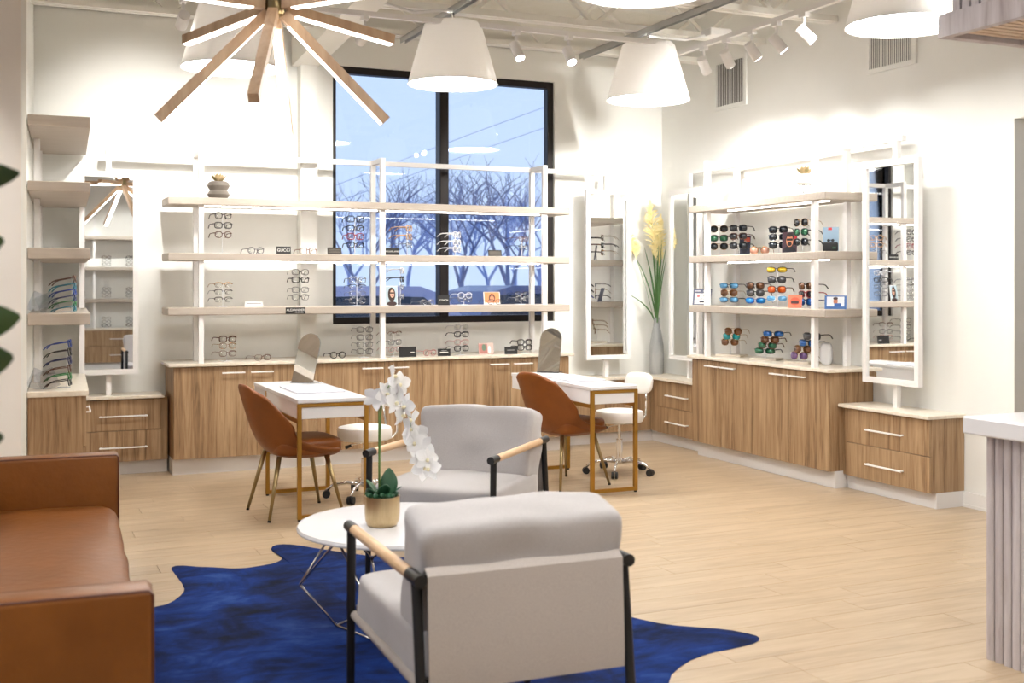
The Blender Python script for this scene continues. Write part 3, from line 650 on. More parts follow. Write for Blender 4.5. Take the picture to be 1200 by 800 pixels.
# cowhide
pts = [(1.40, 6.52), (1.475, 6.525), (1.56, 6.43), (1.75, 6.10), (1.99, 5.95), (2.22, 5.72), (2.42, 5.30), (2.44, 4.95), (2.50, 4.68), (2.565, 4.47), (2.66, 4.29), (2.80, 4.17), (2.90, 4.075), (2.925, 4.0), (2.87, 3.94), (2.75, 3.915), (2.60, 3.905), (2.45, 3.845), (2.29, 3.715),
       (2.18, 3.50), (2.20, 3.25), (2.30, 3.02), (2.33, 2.86), (2.2, 2.78), (2.0, 2.85), (1.78, 2.95), (1.5, 2.92), (1.2, 2.98), (.9, 3.05), (.7, 3.1), (.45, 3.2), (.3, 3.4), (.27, 3.7), (.33, 4.1), (.35, 4.6), (.30, 5.0), (.26, 5.2), (.32, 5.38), (.48, 5.46),
       (.63, 5.49), (.71, 5.535), (.79, 5.69), (.81, 5.80), (.80, 6.10), (.795, 6.22), (.84, 6.27), (.955, 6.165), (1.12, 6.05), (1.285, 6.085), (1.345, 6.125), (1.385, 6.19), (1.385, 6.27), (1.36, 6.40)]
def smooth_loop(p, n=3):
    for _ in range(n-1):
        q = []
        for i in range(len(p)):
            a, b = Vector(p[i]), Vector(p[(i+1) % len(p)]); q += [tuple(a*.75+b*.25), tuple(a*.25+b*.75)]
        p = q
    return p
out = smooth_loop(pts, 2); cx, cy = 1.5, 4.6
vs = []; rings = [1, .985, .9, .75, .55, .35, .15]
from mathutils import noise as nz
for ri, f in enumerate(rings):
    for (x, y) in out:
        px_, py_ = cx+(x-cx)*f, cy+(y-cy)*f
        h = .0015 if ri == 0 else .005+.004*max(0, nz.noise(Vector((px_*2.5, py_*2.5, 3)))) + (.012*max(0, nz.noise(Vector((px_*4, py_*4, 9)))-.15) if ri in (1, 2) else 0)
        vs.append((px_, py_, h))
n_ = len(out); fs = []
for r_ in range(len(rings)-1):
    for i in range(n_): fs.append((r_*n_+i, r_*n_+(i+1) % n_, (r_+1)*n_+(i+1) % n_, (r_+1)*n_+i))
k = len(vs); vs.append((cx, cy, .006)); fs += [((len(rings)-1)*n_+i, (len(rings)-1)*n_+(i+1) % n_, k) for i in range(n_)]
tag(obj('cowhide_rug', MB().add(vs, fs), hide_m, smooth=True), 'cobalt blue dyed cowhide rug with ragged outline under the coffee table', 'rug')

# ---------------------------------------------------------------- starburst chandelier
HX, HY = rel(-.2075*4.77, 4.77); HZ = 2.635
ch = thing('starburst_chandelier', 'starburst chandelier of wooden bars with glowing strips', 'chandelier', (HX, HY, 0))
obj('hub', MB().lathe([(.03, HZ-.03), (.045, HZ-.02), (.045, HZ+.06), (.03, HZ+.07)], 24), abrass_m, ch, auto=True)
obj('rod', MB().tube([(0, 0, HZ+.07), (0, 0, ZC)], .017, 14), abrass_m, ch, smooth=True)
obj('canopy', MB().lathe([(.07, ZC-.03), (.07, ZC)], 24), abrass_m, ch)
arms = []
for px, py, dep in ((186, 138, -.22), (297, 115, -.48), (338, 158, .42), (452, 142, .12), (218, 47, .50), (460, 47, .32), (196, -12, -.26), (452, -14, -.26)):
    d_ = 4.77+dep; arms.append(((px-600)/FPX*d_+.2075*4.77, dep, 1.5+(331-py)/FPX*d_-HZ-.02))
arms += [(-.36, .34, .42), (.34, .36, .44), (-.28, -.40, .44), (.30, -.40, .42)]
for lat, dep, up in arms:
    d = Vector((lat*cs+dep*sn, -lat*sn+dep*cs, up)); ln = d.length; d.normalize(); a = d*.05; b = d*ln
    z = Vector((0, 0, 1)); x = d.cross(z).normalized(); dn = x.cross(d)*1.0
    if dn.z > 0: dn = -dn
    o0 = Vector((0, 0, HZ+.02))
    ar = obj('bar', MB().bar(o0+a, o0+b, .042, .042, tuple(dn)), oakbar_m, ch)
    obj('light_strip', MB().bar(o0+d*.10+dn*.0225, o0+d*(ln-.005)+dn*.0225, .036, .005, tuple(dn)), bar_m, ar)

# ---------------------------------------------------------------- plants
# orchid on the coffee table
OX, OY = rel((448-600)/FPX*4.93, 4.93); OZ = .45
orc = thing('potted_orchid', 'white orchid in a brushed gold pot on the coffee table', 'orchid', (OX, OY, OZ))
obj('pot', MB().lathe([(.0, 0), (.05, 0), (.064, .008), (.073, .03), (.076, .06), (.076, .132), (.072, .132), (.071, .11), (0, .108)], 40), gold_m, orc, auto=True)
mm = MB()
for k in range(46):
    a = random.random()*6.28; r = .066*math.sqrt(random.random()); mm.cushion(.024, .024, .02, (r*math.cos(a), r*math.sin(a), .13+random.random()*.012), e=2.2, n=2)
o = obj('moss', mm, leaf_m, orc, smooth=True)
def leafmesh(l, w_, curl=.3, thick=.002, n=9, fold=.15):
    mm = MB(); vs = []; fs = []
    for i in range(n+1):
        t = i/n; ww = w_/2*(math.sin(math.pi*min(1, t*.93+.05))**.8); y = l*t; z = -curl*l*t*t
        for s in (-1, -.5, 0, .5, 1): vs.append((s*ww, y, z+abs(s)*ww*fold))
    for i in range(n):
        for j in range(4): fs.append((i*5+j, i*5+j+1, (i+1)*5+j+1, (i+1)*5+j))
    return mm.add(vs, fs)
for lat, up, l, w_, tilt, rz in ((-.02, .13, .085, .06, 62, 60), (.028, .125, .125, .075, 80, -20), (-.04, .125, .06, .05, 55, 130), (.03, .125, .07, .05, 50, -120), (0, .125, .08, .055, 60, 180)):
    o = obj('leaf', leafmesh(l, w_, .12), leaf_m, orc, (lat*cs, -lat*sn, up), (R(tilt), 0, R(rz)), smooth=True); o.modifiers.new('t', 'SOLIDIFY').thickness = .004
def L3(lat, up, dep=0): return Vector((lat*cs+dep*sn, -lat*sn+dep*cs, up))
st = [L3(-.012, .12), L3(-.012, .30), L3(-.008, .48), L3(.0, .56), L3(.028, .605), L3(.065, .60), L3(.098, .52), L3(.128, .42), L3(.165, .33), L3(.20, .27)]
obj('stem', MB().tube(st, [.0045, .0045, .004, .004, .0035, .0035, .003, .003, .0025, .002], 8), stem_m, orc, smooth=True)
obj('stake', MB().tube([L3(-.016, .12, .006), L3(-.016, .55, .006)], .0025, 6), stem_m, orc)
obj('stem_tie', MB().tube([L3(-.016, .508), L3(-.016, .522)], .008, 8), pipe_m, orc)
def flowermesh(sz):
    mm = MB()
    for k in range(5):
        a = R(90+72*k); w_ = sz*(.95 if k in (1, 4) else .66); p = leafmesh(sz, w_, .18, n=5, fold=.12)
        M = Matrix.Rotation(a-R(90), 4, 'Y') @ Matrix.Rotation(R(90), 4, 'X')
        mm.add([tuple(M @ Vector(v)) for v in p.v], p.f)
    return mm
FL = flowermesh(.056).mesh('flower', True); FL.materials.append(petal_m)
LIP = MB().cushion(.014, .02, .016, (0, -.01, -.006), e=2.4, n=3).mesh('lip', True); LIP.materials.append(yellow_m)
fpos = [(.05, .655, -30), (.015, .575, 10), (-.028, .555, 20), (.07, .575, -20), (.055, .535, 10), (.105, .525, -30), (.085, .485, 20), (.13, .46, -10), (.112, .425, -25), (.155, .40, 10), (.14, .365, -30), (.175, .345, 20), (.165, .305, -10), (.195, .295, 15), (.205, .255, -20), (.18, .25, 10), (.075, .615, 15)]
for lat, up, rz in fpos:
    p = L3(lat, up, -.012+random.uniform(-.025, .02))
    f = obj('flower', FL, petal_m, orc, p, (R(random.uniform(-25, 15)), R(random.uniform(-40, 40)), R(rz*1.5+random.choice((0, 40, -50, 150)))-CAM_YAW)); obj('lip', LIP, yellow_m, f)
# pampas vase
VX, VY = 5.745, 9.51
vz = .62
prof = [(0, 0), (.058, 0), (.066, .012), (.07, .08), (.072, .18), (.066, .28), (.05, .38), (.034, .46), (.028, .51), (.03, .545), (.026, .545), (.022, .50), (.02, .4), (0, .39)]
tag(obj('vase', MB().lathe(prof, 40), vase_m, None, (VX, VY, vz), auto=True), 'tall pale grey marbled bottle vase on the low corner cabinets', 'vase')
gr = thing('pampas_grass', 'green grass blades and cream pampas plumes standing in the tall vase', 'dried grass', (VX, VY, vz+.41))
def arc(x1, z1, bend, dep=0, n=9):
    out_ = []
    for i in range(n+1):
        t = i/n; out_.append(L3(x1*(t**1.7)+bend*math.sin(math.pi*t)*.0, z1*t-bend*t*t, dep*t))
    return out_
for x1, z1, bd, dp in ((-.20, .80, .10, -.05), (-.12, .86, .05, -.02), (-.06, .92, .02, -.08), (.0, .98, 0, -.06), (.04, .9, .02, -.1), (.08, .82, .02, -.07), (.0, .85, .03, -.14), (-.09, .75, .1, -.12), (-.05, 1.0, .04, -.04), (.03, .76, .02, -.16), (.06, .7, .03, -.2), (-.28, .52, .16, -.02)):
    pp = arc(x1, z1, bd, dp); obj('blade', MB().tube(pp, [.004+.0035*math.sin(math.pi*min(1, i/len(pp)+.25)) for i in range(len(pp)-1)]+[.0008], 5), blade_m, gr, smooth=True)
def plume(base, tip, r, label=None):
    mm = MB(); base = Vector(base); tip = Vector(tip); ax = (tip-base)
    for k in range(230):
        t = random.random(); p = base+ax*t; a = random.random()*6.28; rr = r*math.sin(math.pi*min(1, t*.85+.12))
        q = p+Vector((math.cos(a)*rr, math.sin(a)*rr*.6, .035+.03*random.random()))
        mm.tube([p, (p+q)/2+Vector((0, 0, .012)), q], [.0035, .005, .0006], 4, cap=False)
    return mm
for p0, b, t, r in (((.0), L3(-.20, .70, -.05), L3(-.30, .95, -.05), .085), ((0), L3(-.02, .70, -.1), L3(-.075, 1.22, -.1), .11), ((0), L3(.02, .62, -.03), L3(.035, 1.08, -.04), .075)):
    obj('plume', plume(b, t, r), plume_m, gr); obj('stalk', MB().tube([(0, 0, 0), b*.5+Vector((0, 0, .05)), b, t], .0022, 6), stem_m, gr)
# succulents on the top shelves
def succulent(label, loc, white):
    t_ = thing('potted_succulent', label, 'potted plant', loc); z = 0
    if white:
        for k in range(4):
            a = R(90*k+45); c_, s_ = math.cos(a), math.sin(a)
            obj('stand_leg', MB().tube([(.05*c_, .05*s_, .10), (.058*c_, .058*s_, 0)], .0028, 6), black_m, t_); obj('stand_brace', MB().tube([(.058*c_, .058*s_, .0), (.05*math.cos(a+R(90)), .05*math.sin(a+R(90)), .10)], .0022, 6), black_m, t_)
        obj('pot', MB().lathe([(0, .085), (.045, .085), (.06, .095), (.064, .105), (.064, .165), (.06, .165), (.058, .155), (0, .15)], 32), white_m, t_, auto=True); z = .155
    else:
        obj('pot', MB().lathe([(0, 0), (.055, 0), (.075, .012), (.088, .035), (.075, .06), (.066, .07), (.078, .085), (.088, .105), (.078, .13), (.06, .14), (.055, .132), (0, .128)], 36), pot_m, t_, auto=True); z = .13
    lm = leafmesh(.072, .036, -.5, n=5, fold=.3).mesh('leaf', True); lm.materials.append(succ_m)
    for ring, (n__, tl, s_) in enumerate(((9, 15, 1.15), (8, 35, .95), (6, 60, .7))):
        for k in range(n__):
            o = obj('leaf', lm, succ_m, t_, (0, 0, z+.004*ring), (R(tl), 0, R(360/n__*k+17*ring))); o.scale = (s_, s_, s_)
sx_ = onY(256, 230, 9.27); succulent('succulent in a grey double-bulge pot on the top window shelf', (sx_[0], 9.27, 2.165), False)
sy_ = onX(943, 220, 5.62); succulent('succulent in a white pot on a black wire stand, sunglasses shelving top', (5.62, sy_[1], 2.165), True)
# broad-leaved plant at the sofa end
px0, py0 = rel(-1.24, 2.2)
rp = thing('potted_plant', 'tall broad-leaved plant in a pot behind the near sofa arm', 'potted plant', (px0, py0, 0))
obj('pot', MB().lathe([(0, 0), (.11, 0), (.14, .3), (.145, .32), (.13, .32), (.12, .28), (0, .28)], 32), pot_m, rp, auto=True)
obj('stem', MB().tube([(0, 0, .28), (.01, .01, .8), (-.01, 0, 1.3), (0, 0, 1.8)], [.014, .012, .01, .006], 8), bark_m, rp, smooth=True)
def leaf_to(lat, z, ln, w_, z0):
    b = Vector((0, 0, z0)); t = L3(lat, z); d = t-b; o = obj('leaf', leafmesh(ln, w_, .12, n=8), rubber_m, rp, t-d.normalized()*ln, smooth=True)
    obj('leaf_stalk', MB().tube([b, t-d.normalized()*ln*.97], .003, 6), stem_m, rp)
    h = math.hypot(d.x, d.y); o.rotation_euler = (Matrix.Rotation(math.atan2(-d.x, d.y), 3, 'Z') @ Matrix.Rotation(math.atan2(d.z, h), 3, 'X') @ Matrix.Rotation(R(random.uniform(-75, -45)), 3, 'Y')).to_euler()
px2 = lambda px: (px-600)/FPX*2.2+1.24
for tx, ty, ln, w_ in ((26, 195, .20, .075), (9, 278, .17, .08), (29, 366, .20, .085), (20, 412, .19, .095), (8, 505, .17, .08), (-40, 240, .2, .09), (-50, 440, .2, .09), (-30, 150, .2, .09)):
    z = 1.5+(331-ty)*2.2/FPX; leaf_to(px2(tx), z, ln, w_, z-.06)
for k in range(10): a = R(180+random.uniform(-70, 70)); z = 1.1+.08*k; leaf_to(.26*math.cos(a), z, .2, .09, z-.05)

# ---------------------------------------------------------------- eyewear
def outline(w_, h, e, n=18, drop=0.):
    o_ = []
    for k in range(n):
        a = 2*math.pi*k/n; c_, s_ = math.cos(a), math.sin(a); r = (abs(c_)**e+abs(s_)**e)**(-1/e); o_.append((w_*c_*r+drop*s_*r*w_*.0, h*s_*r*(1+drop*(-c_))))
    return o_
STY = dict(thick=(.026, .0205, 3.6, .0034), thin=(.026, .020, 3.2, .0018), half=(.027, .018, 3.4, .0018), round=(.0245, .022, 2.3, .0028), square=(.0265, .022, 5, .003),
           sun=(.029, .023, 3.4, .003), aviator=(.030, .026, 2.4, .0016), sport=(.033, .019, 3.0, .0026))
GM = {}
def gmesh(style, what, side=1):
    k = (style, what, side)
    if k in GM: return GM[k]
    w_, h, e, r = STY[style]; cx_ = w_+.0085; m = MB()
    if what == 'front':
        for s in (-1, 1):
            pts_ = [(s*cx_+x, -.0+.004*(abs(s*cx_+x)/.06)**2, z) for x, z in outline(w_, h, e)]
            if style == 'half': m.tube([p for p in pts_ if p[2] > -.002][:], r*1.6, 5) if 0 else m.tube(sorted([p for p in pts_ if p[2] > .0], key=lambda p: p[0]), r*1.6, 5)
            else: m.tube(pts_, r, 5, closed=True)
            m.tube([(s*(cx_+w_-.002), .004, h*.45), (s*(cx_+w_+.006), .008, h*.5)], r*1.1, 5)
        m.tube([(-.010, 0, h*.2), (-.004, -.001, h*.42), (.004, -.001, h*.42), (.010, 0, h*.2)], r, 5)
        if style == 'aviator': m.tube([(-.014, 0, h*.8), (.014, 0, h*.8)], r, 5)
    elif what == 'temple':
        x = side*(cx_+w_+.005); rt = r*1.0 if style not in ('sport', 'sun') else r*1.25
        m.tube([(x, .006, h*.5), (x, .05, h*.5), (x*.99, .095, h*.46), (x*.97, .118, h*.2), (x*.95, .142, -h*.75)], [rt, rt, rt, rt*1.1, rt*1.2], 5)
    else:
        m.prism([(side*cx_+x, z) for x, z in outline(w_, h, e)], .0014, .0026, 'y')
    GM[k] = m; return m
MC = {}
def gm(style, what, side, mt):
    k = (style, what, side, mt.name)
    if k not in MC: MC[k] = gmesh(style, what, side).mesh(what, True); MC[k].materials.append(mt)
    return MC[k]
NG = [0]
def glasses(loc, rz, style, col, lens, label, group, tilt=0.):
    g = thing('sunglasses' if lens else 'eyeglasses', label, 'sunglasses' if lens else 'eyeglasses', loc, rz, group); g.rotation_euler = (tilt, 0, rz); g.scale = (1.14, 1.14, 1.14)
    obj('frame_front', gm(style, 'front', 1, COL[col]), COL[col], g)
    for s in (-1, 1):
        obj('temple', gm(style, 'temple', s, COL[col]), COL[col], g); lm_ = LENS[lens] if lens else clear_m
        obj('lens', gm(style, 'lens', s, lm_), lm_, g)
    NG[0] += 1
ORD = {1: [''], 2: ['upper ', 'lower '], 3: ['top ', 'middle ', 'bottom '], 4: ['top ', 'second ', 'third ', 'bottom '], 5: ['top ', 'second ', 'middle ', 'fourth ', 'bottom '], 6: ['top ', 'second ', 'third ', 'fourth ', 'fifth ', 'bottom ']}
def rack(pts_, base, rz, items, place, group, plate=False, mt=None, tilt=0.):
    """pts_: world position of each front (top first); one stand carries them"""
    mt = mt or acr_m; f = Vector((math.sin(rz), -math.cos(rz), 0))
    n__ = len(items); words = ORD[n__]
    for k, (p, (sty, col, lens)) in enumerate(zip(pts_, items)):
        what = 'sunglasses' if lens else 'eyeglasses'
        desc = {'thick': 'full-rim', 'thin': 'thin-rimmed', 'half': 'half-rim', 'round': 'round', 'square': 'square', 'sun': '', 'aviator': 'aviator', 'sport': 'sport'}[sty]
        d2 = (f'{lens}-lens ' if lens else '')
        glasses(p, rz, sty, col, lens, ' '.join(f'{words[k]}{col} {desc} {d2}{what} {place}'.split()), group, tilt)
    if n__ > 1 or plate:
        top = Vector(pts_[0]); bot = Vector(pts_[-1]); q = bot-f*.022
        s_ = thing('eyewear_stand', f'slim stand holding {["one", "two", "three", "four", "five", "six"][n__-1]} pairs {place}', 'eyewear stand', (q.x, q.y, base), rz, 'eyewear stands')
        if plate: obj('base', MB().bbox(-.115, .115, -.06, .10, 0, .016, .004), stone_m, s_)
        else: obj('base', MB().bbox(-.035, .035, -.02, .06, 0, .005, .002), acr_m, s_)
        tt = top-f*.022-Vector((q.x, q.y, base)); M = Matrix.Rotation(-rz, 4, 'Z'); tt = M @ tt; bb = Vector((0, 0, .004))
        obj('rod', MB().tube([bb, (tt.x*.02, tt.y*.02, bot.z-base), tt+Vector((0, 0, .004))], .0032, 6), mt, s_, smooth=True)
        for p in pts_:
            e_ = M @ (Vector(p)-Vector((q.x, q.y, base))); obj('nose_arm', MB().bar((e_.x, e_.y+.024, e_.z+.003), (e_.x, e_.y-.004, e_.z+.003), .011, .006), mt, s_)
# window-wall displays: (sight column, sight rows, base height, turn, frames, where)
UW, MW, BW = 1.73, 1.305, .87
T = lambda s, c_: (s, c_, None)
BACK = [
 (261.7, [252.7, 263.9, 274.8], UW, 8, [T('round', 'black'), T('thick', 'black'), T('round', 'tortoise')], 'under the grey-potted succulent'),
 (300, [288], UW, 10, [T('round', 'grey')], 'between succulent stand and lettered black sign'),
 (361, [287], UW, 4, [T('square', 'brown')], 'between two black signs, upper window shelf'),
 (416.5, [256.6, 267.3, 277, 286.8], UW, -2, [T('square', 'black'), T('thick', 'black'), T('square', 'red'), T('thick', 'black')], 'against the left window pane, upper shelf'),
 (480, [267.6, 277.4, 287], UW, 52, [T('thick', 'tan'), T('thick', 'tan'), T('thin', 'silver')], 'on turned stand beside black sign, upper shelf'),
 (536, [275, 284, 292], UW, 42, [T('thick', 'white'), T('thick', 'white'), T('thick', 'white')], 'on all-white stand at the mullion'),
 (614, [280, 289.5], UW, 30, [T('thin', 'brown'), T('thin', 'black')], 'by the last upright, upper window shelf'),
 (262, [334, 342, 351], MW, 10, [T('half', 'gold'), T('half', 'black'), T('half', 'black')], 'by white sign, middle window shelf'),
 (352, [318.8, 327.7, 339.4, 348], MW, 0, [T('thin', 'black'), T('thick', 'black'), T('thin', 'grey'), T('thin', 'grey')], 'above the sign hung on the shelf edge'),
 (419, [328, 336, 344, 352], MW, 0, [T('square', 'silver'), T('half', 'black'), T('thin', 'silver'), T('thin', 'silver')], 'against left pane, middle shelf'),
 (472, [317, 327, 336.5, 347], MW, 58, [T('thick', 'crystal'), T('thick', 'black'), T('thin', 'silver'), T('thin', 'silver')], 'behind the portrait card of a woman'),
 (501, [351], MW, 14, [T('thin', 'silver')], 'next to the black sign at the mullion'),
 (545, [346, 350.5], MW, 5, [T('round', 'crystal'), T('round', 'grey')], 'right of the mullion, middle shelf'),
 (580, [350], MW, 10, [T('thin', 'black')], 'before the orange picture card'),
 (612, [344.5, 350], MW, 5, [T('half', 'black'), T('thin', 'silver')], 'by the last upright, middle window shelf'),
 (267, [397, 405, 414], BW, 12, [T('thick', 'tortoise'), T('thin', 'gold'), T('thin', 'brown')], 'on the worktop by the first upright'),
 (308, [411.5], BW, 16, [T('thin', 'brown')], 'alone on the worktop behind the first desk'),
 (396, [410], BW, 6, [T('round', 'black')], 'on worktop beside the arched table mirror'),
 (427.5, [386, 395, 403.5, 411.5], BW, 0, [T('thin', 'black'), T('thin', 'black'), T('thin', 'grey'), T('thin', 'black')], 'on worktop left of the middle upright'),
 (463, [391, 400.7, 409], BW, 20, [T('half', 'brown'), T('thin', 'grey'), T('thin', 'pink')], 'behind the black sign by middle upright'),
 (504, [408.5], BW, 16, [T('round', 'pink')], 'on the worktop between two black signs'),
 (541, [383, 391.5, 400.7, 408], BW, 8, [T('thin', 'crystal'), T('thick', 'black'), T('thin', 'pink'), T('thick', 'black')], 'on the worktop beside the pink picture card'),
 (615, [400.7, 407], BW, 0, [T('thick', 'black'), T('thick', 'black')], 'on the worktop at the corner end'),
]
for px, rows, base, turn, items, place in BACK:
    P = [onY(px, py, 9.27) for py in rows]
    if len(P) == 1: P = [(P[0][0], 9.27, base+1.14*(STY[items[0][0]][1]+STY[items[0][0]][3])+.0005)]
    rack(P, base, R(turn), items, place, 'eyeglasses on the window-wall shelving', mt=black_m if px == 352 else acr_m)
U = lambda c_, l, s='sun': (s, c_, l)
SIDE = [
 ([842.5]*3, [268, 279, 288.6], UW, -52, [U('gold', 'dark', 'aviator'), U('black', 'green'), U('gold', 'dark', 'aviator')], 'by the corner upright, upper side shelf', 0),
 ([865]*3, [267, 276.7, 287.6], UW, -60, [U('black', 'dark'), U('tortoise', 'dark'), U('black', 'dark')], 'before the dark poster, upper side shelf', 0),
 ([890], [289], UW, -50, [U('gold', 'rose', 'aviator')], 'lying between two posters, upper side shelf', 0),
 ([912]*3, [269, 277.6, 287], UW, -55, [U('black', 'dark'), U('silver', 'dark'), U('black', 'dark')], 'beside the portrait of a man', 0),
 ([938]*3, [260.6, 271.8, 283.4], UW, -86, [U('gold', 'dark', 'aviator'), U('black', 'green'), U('black', 'dark')], 'by the near upright, upper side shelf', 0),
 ([854]*3, [334.5, 343, 351], MW, -62, [U('black', 'lightblue', 'sport'), U('gold', 'brown', 'aviator'), U('black', 'lightblue', 'sport')], 'beside the leaflet holder', 0),
 ([885]*3, [334.5, 343, 352], MW, -60, [U('black', 'brown', 'sun'), U('black', 'grey', 'sun'), U('blue', 'brightblue', 'sport')], 'mid row of the middle side shelf', 0),
 ([910]*4, [316, 327.5, 339, 349.5], MW, -62, [U('black', 'yellow', 'sport'), U('black', 'grey', 'sun'), U('tortoise', 'orange', 'sun'), U('white', 'lightblue', 'sport')], 'behind the orange card', 0),
 ([944]*3, [335, 344.6, 353.5], MW, -84, [U('black', 'brown'), U('red', 'dark'), U('navy', 'blue')], 'by the near upright, middle side shelf', 0),
 ([859, 857, 855], [388, 394, 400.5], BW, -60, [U('gold', 'brown', 'aviator'), U('gold', 'teal', 'aviator'), U('gold', 'brown', 'aviator')], 'on the worktop plate nearest the corner', 1),
 ([906, 902, 899, 896], [391, 398, 404.5, 411], BW, -60, [U('black', 'blue', 'sport'), U('tortoise', 'brown', 'sun'), U('tortoise', 'green', 'sun'), U('black', 'green', 'sport')], 'on the middle worktop plate', 1),
 ([951, 946, 940, 936], [394, 402, 409, 416.5], BW, -74, [U('black', 'grey'), U('black', 'blue'), U('gold', 'brown', 'aviator'), U('gold', 'purple', 'aviator')], 'on the worktop plate by the near upright', 1),
]
for pxs, rows, base, turn, items, place, pl in SIDE:
    P = []
    for k, (a, b) in enumerate(zip(pxs, rows)):
        q = onX(a, b, 5.66 if len(rows) > 1 else 5.60); P.append(q)
    if len(P) == 1: P = [(P[0][0], P[0][1], base+1.14*(STY[items[0][0]][1]+STY[items[0][0]][3])+.0005)]
    rack(P, base, R(turn), items, place, 'sunglasses on the side-wall shelving', plate=bool(pl))
# side return wall: colourful frames turned to the room
def lw(x, y, z): v = Matrix.Rotation(LROT, 4, 'Z') @ Vector((x, y, z)); return (v.x+LORG[0], v.y+LORG[1], z)
rack([lw(.285, .30, z) for z in (1.524, 1.484, 1.446, 1.405, 1.372, 1.335)], 1.304, R(80), [T('thick', 'tortoise'), T('thick', 'teal'), T('thick', 'blue'), T('thick', 'navy'), T('thick', 'green'), T('thick', 'teal')], 'on the box shelf of the return wall', 'colourful frames on the return-wall shelving', tilt=R(-10))
rack([lw(.255, .22, z) for z in (1.10, 1.045, .99, .935, .89, .85)], .806, R(80), [T('thick', 'blue'), T('square', 'black'), T('thick', 'navy'), T('square', 'tortoise'), T('thick', 'green'), T('square', 'black')], 'on the stone top of the return-wall cabinet', 'colourful frames on the return-wall shelving', tilt=R(-8))
for (yy, zz_, ph) in ((.16, 1.304, 'on the box shelf beside colourful frames'), (.16, .806, 'on the return-wall stone top behind colourful frames')):
    q = lw(.09, yy, zz_); o_ = thing('acrylic_easel', f'clear folded acrylic easel {ph}', 'easel', q, LROT)
    obj('panel', MB().bar((-.05, 0, .002), (0, 0, .12), .12, .004, (0, 1, 0)), acrc_m, o_); obj('panel', MB().bar((.05, 0, .002), (0, 0, .12), .12, .004, (0, 1, 0)), acrc_m, o_)

k = 0
for x in (.25, .62, 1.05, 1.45, 1.85):
    for z in (.71, 1.22, 1.77):
        k += 1; rack([(x, -2.24, z+h) for h in (.17, .11, .05)], z, R(180), [T(('thick', 'thin', 'round')[(k+j) % 3], ('black', 'grey', 'tortoise', 'silver')[(k*2+j) % 4]) for j in range(3)], 'on %s stand of the rear %s' % (ORDN[[.25, .62, 1.05, 1.45, 1.85].index(x)], {.71: 'worktop', 1.22: 'lower shelf', 1.77: 'upper shelf'}[z]), 'eyeglasses on the rear shelving')
# ---------------------------------------------------------------- signs and picture cards
def ell(rx, rz, n=18): return [(rx*math.cos(2*math.pi*k/n), rz*math.sin(2*math.pi*k/n)) for k in range(n)]
CM = {}
def cmat(rgb, rough=.5):
    if rgb not in CM: CM[rgb] = mat('print_%d_%d_%d' % rgb, srgb(*rgb), rough)
    return CM[rgb]
def card(name, label, cat, loc, rz, w_, h, rgb, shapes=(), text=None, tilt=-8, tc_=(225, 222, 216), ts=None):
    t_ = thing(name, label, cat, loc, rz); t_.rotation_euler = (R(tilt), 0, rz)
    obj('board', MB().box(-w_/2, w_/2, 0, .006, 0, h), cmat(rgb), t_)
    for k, (kind, cx_, cz_, rx, rz_, c_) in enumerate(shapes):
        y = -.0006*(k+1); out_ = ell(rx*w_, rz_*h) if kind == 'e' else [(-rx*w_, -rz_*h), (rx*w_, -rz_*h), (rx*w_, rz_*h), (-rx*w_, rz_*h)]
        obj('print', MB().prism([(a+cx_*w_, b+cz_*h) for a, b in out_], y, 0, 'y'), cmat(c_), t_)
    if text:
        for k, (s_, dz, size) in enumerate(text):
            me = textmesh(s_, size); me.materials.append(cmat(tc_)); obj('lettering', me, cmat(tc_), t_, (0, -.0012, dz*h), (R(90), 0, 0))
    obj('easel_back', MB().bar((0, .03, .0), (0, .006, h*.6), .02, .003), cmat(rgb), t_)
    return t_
def bsign(px0_, px1_, base, hpx, label, text=None, rgb=(28, 26, 25), shapes=(), Y=9.2, rz=0, tc_=(225, 222, 216)):
    a = onY(px0_, 331, Y)[0]; b = onY(px1_, 331, Y)[0]; h = hpx*Y/.95/FPX
    card('counter_sign', label, 'sign', ((a+b)/2, Y, base+.001), R(rz), b-a, h, rgb, shapes, text, tc_=tc_)
ln_ = lambda z, w_, c_: ('r', 0, z, w_, .035, c_)
bsign(324, 341, UW, 8.5, 'small black counter sign with wide white capitals beside brown eyeglasses', [('GUCCI', .5, .034)])
bsign(384, 400, UW, 8, 'small dark counter sign with faint lettering left of the window', rgb=(62, 56, 50), shapes=(ln_(.72, .38, (120, 112, 102)), ln_(.5, .36, (120, 112, 102)), ln_(.3, .38, (120, 112, 102))), rz=-6)
bsign(452, 468, UW, 8.5, 'small black counter sign with one line of white letters at middle upright', [('MICHAEL KORS', .5, .017)])
bsign(572.5, 588, UW, 7.5, 'dark framed blank counter sign on the upper shelf before right pane', rgb=(30, 27, 25), shapes=(('r', 0, .5, .44, .32, (84, 78, 70)),))
bsign(287, 308, MW, 6, 'white counter sign with thin grey lettering on the middle window shelf', rgb=(236, 234, 230), shapes=(('r', 0, .62, .4, .07, (150, 148, 146)),))
bsign(513.5, 527, MW, 12, 'black counter sign with white capitals at the window mullion', [('COACH', .5, .022)])
bsign(468, 488, BW, 12, 'black counter sign with a small white line on the worktop by middle upright', shapes=(('r', .28, .45, .12, .04, (220, 216, 210)),))
bsign(513.5, 527.5, BW, 8.5, 'tilted black counter sign with white print on the worktop', shapes=(('r', 0, .5, .32, .08, (220, 216, 210)), ('r', 0, .75, .22, .04, (150, 148, 146))), rz=-14)
bsign(592, 606, BW, 9, 'black counter sign with faint print at the corner end of the worktop', shapes=(('r', 0, .55, .3, .05, (140, 138, 134)),), rz=-8)
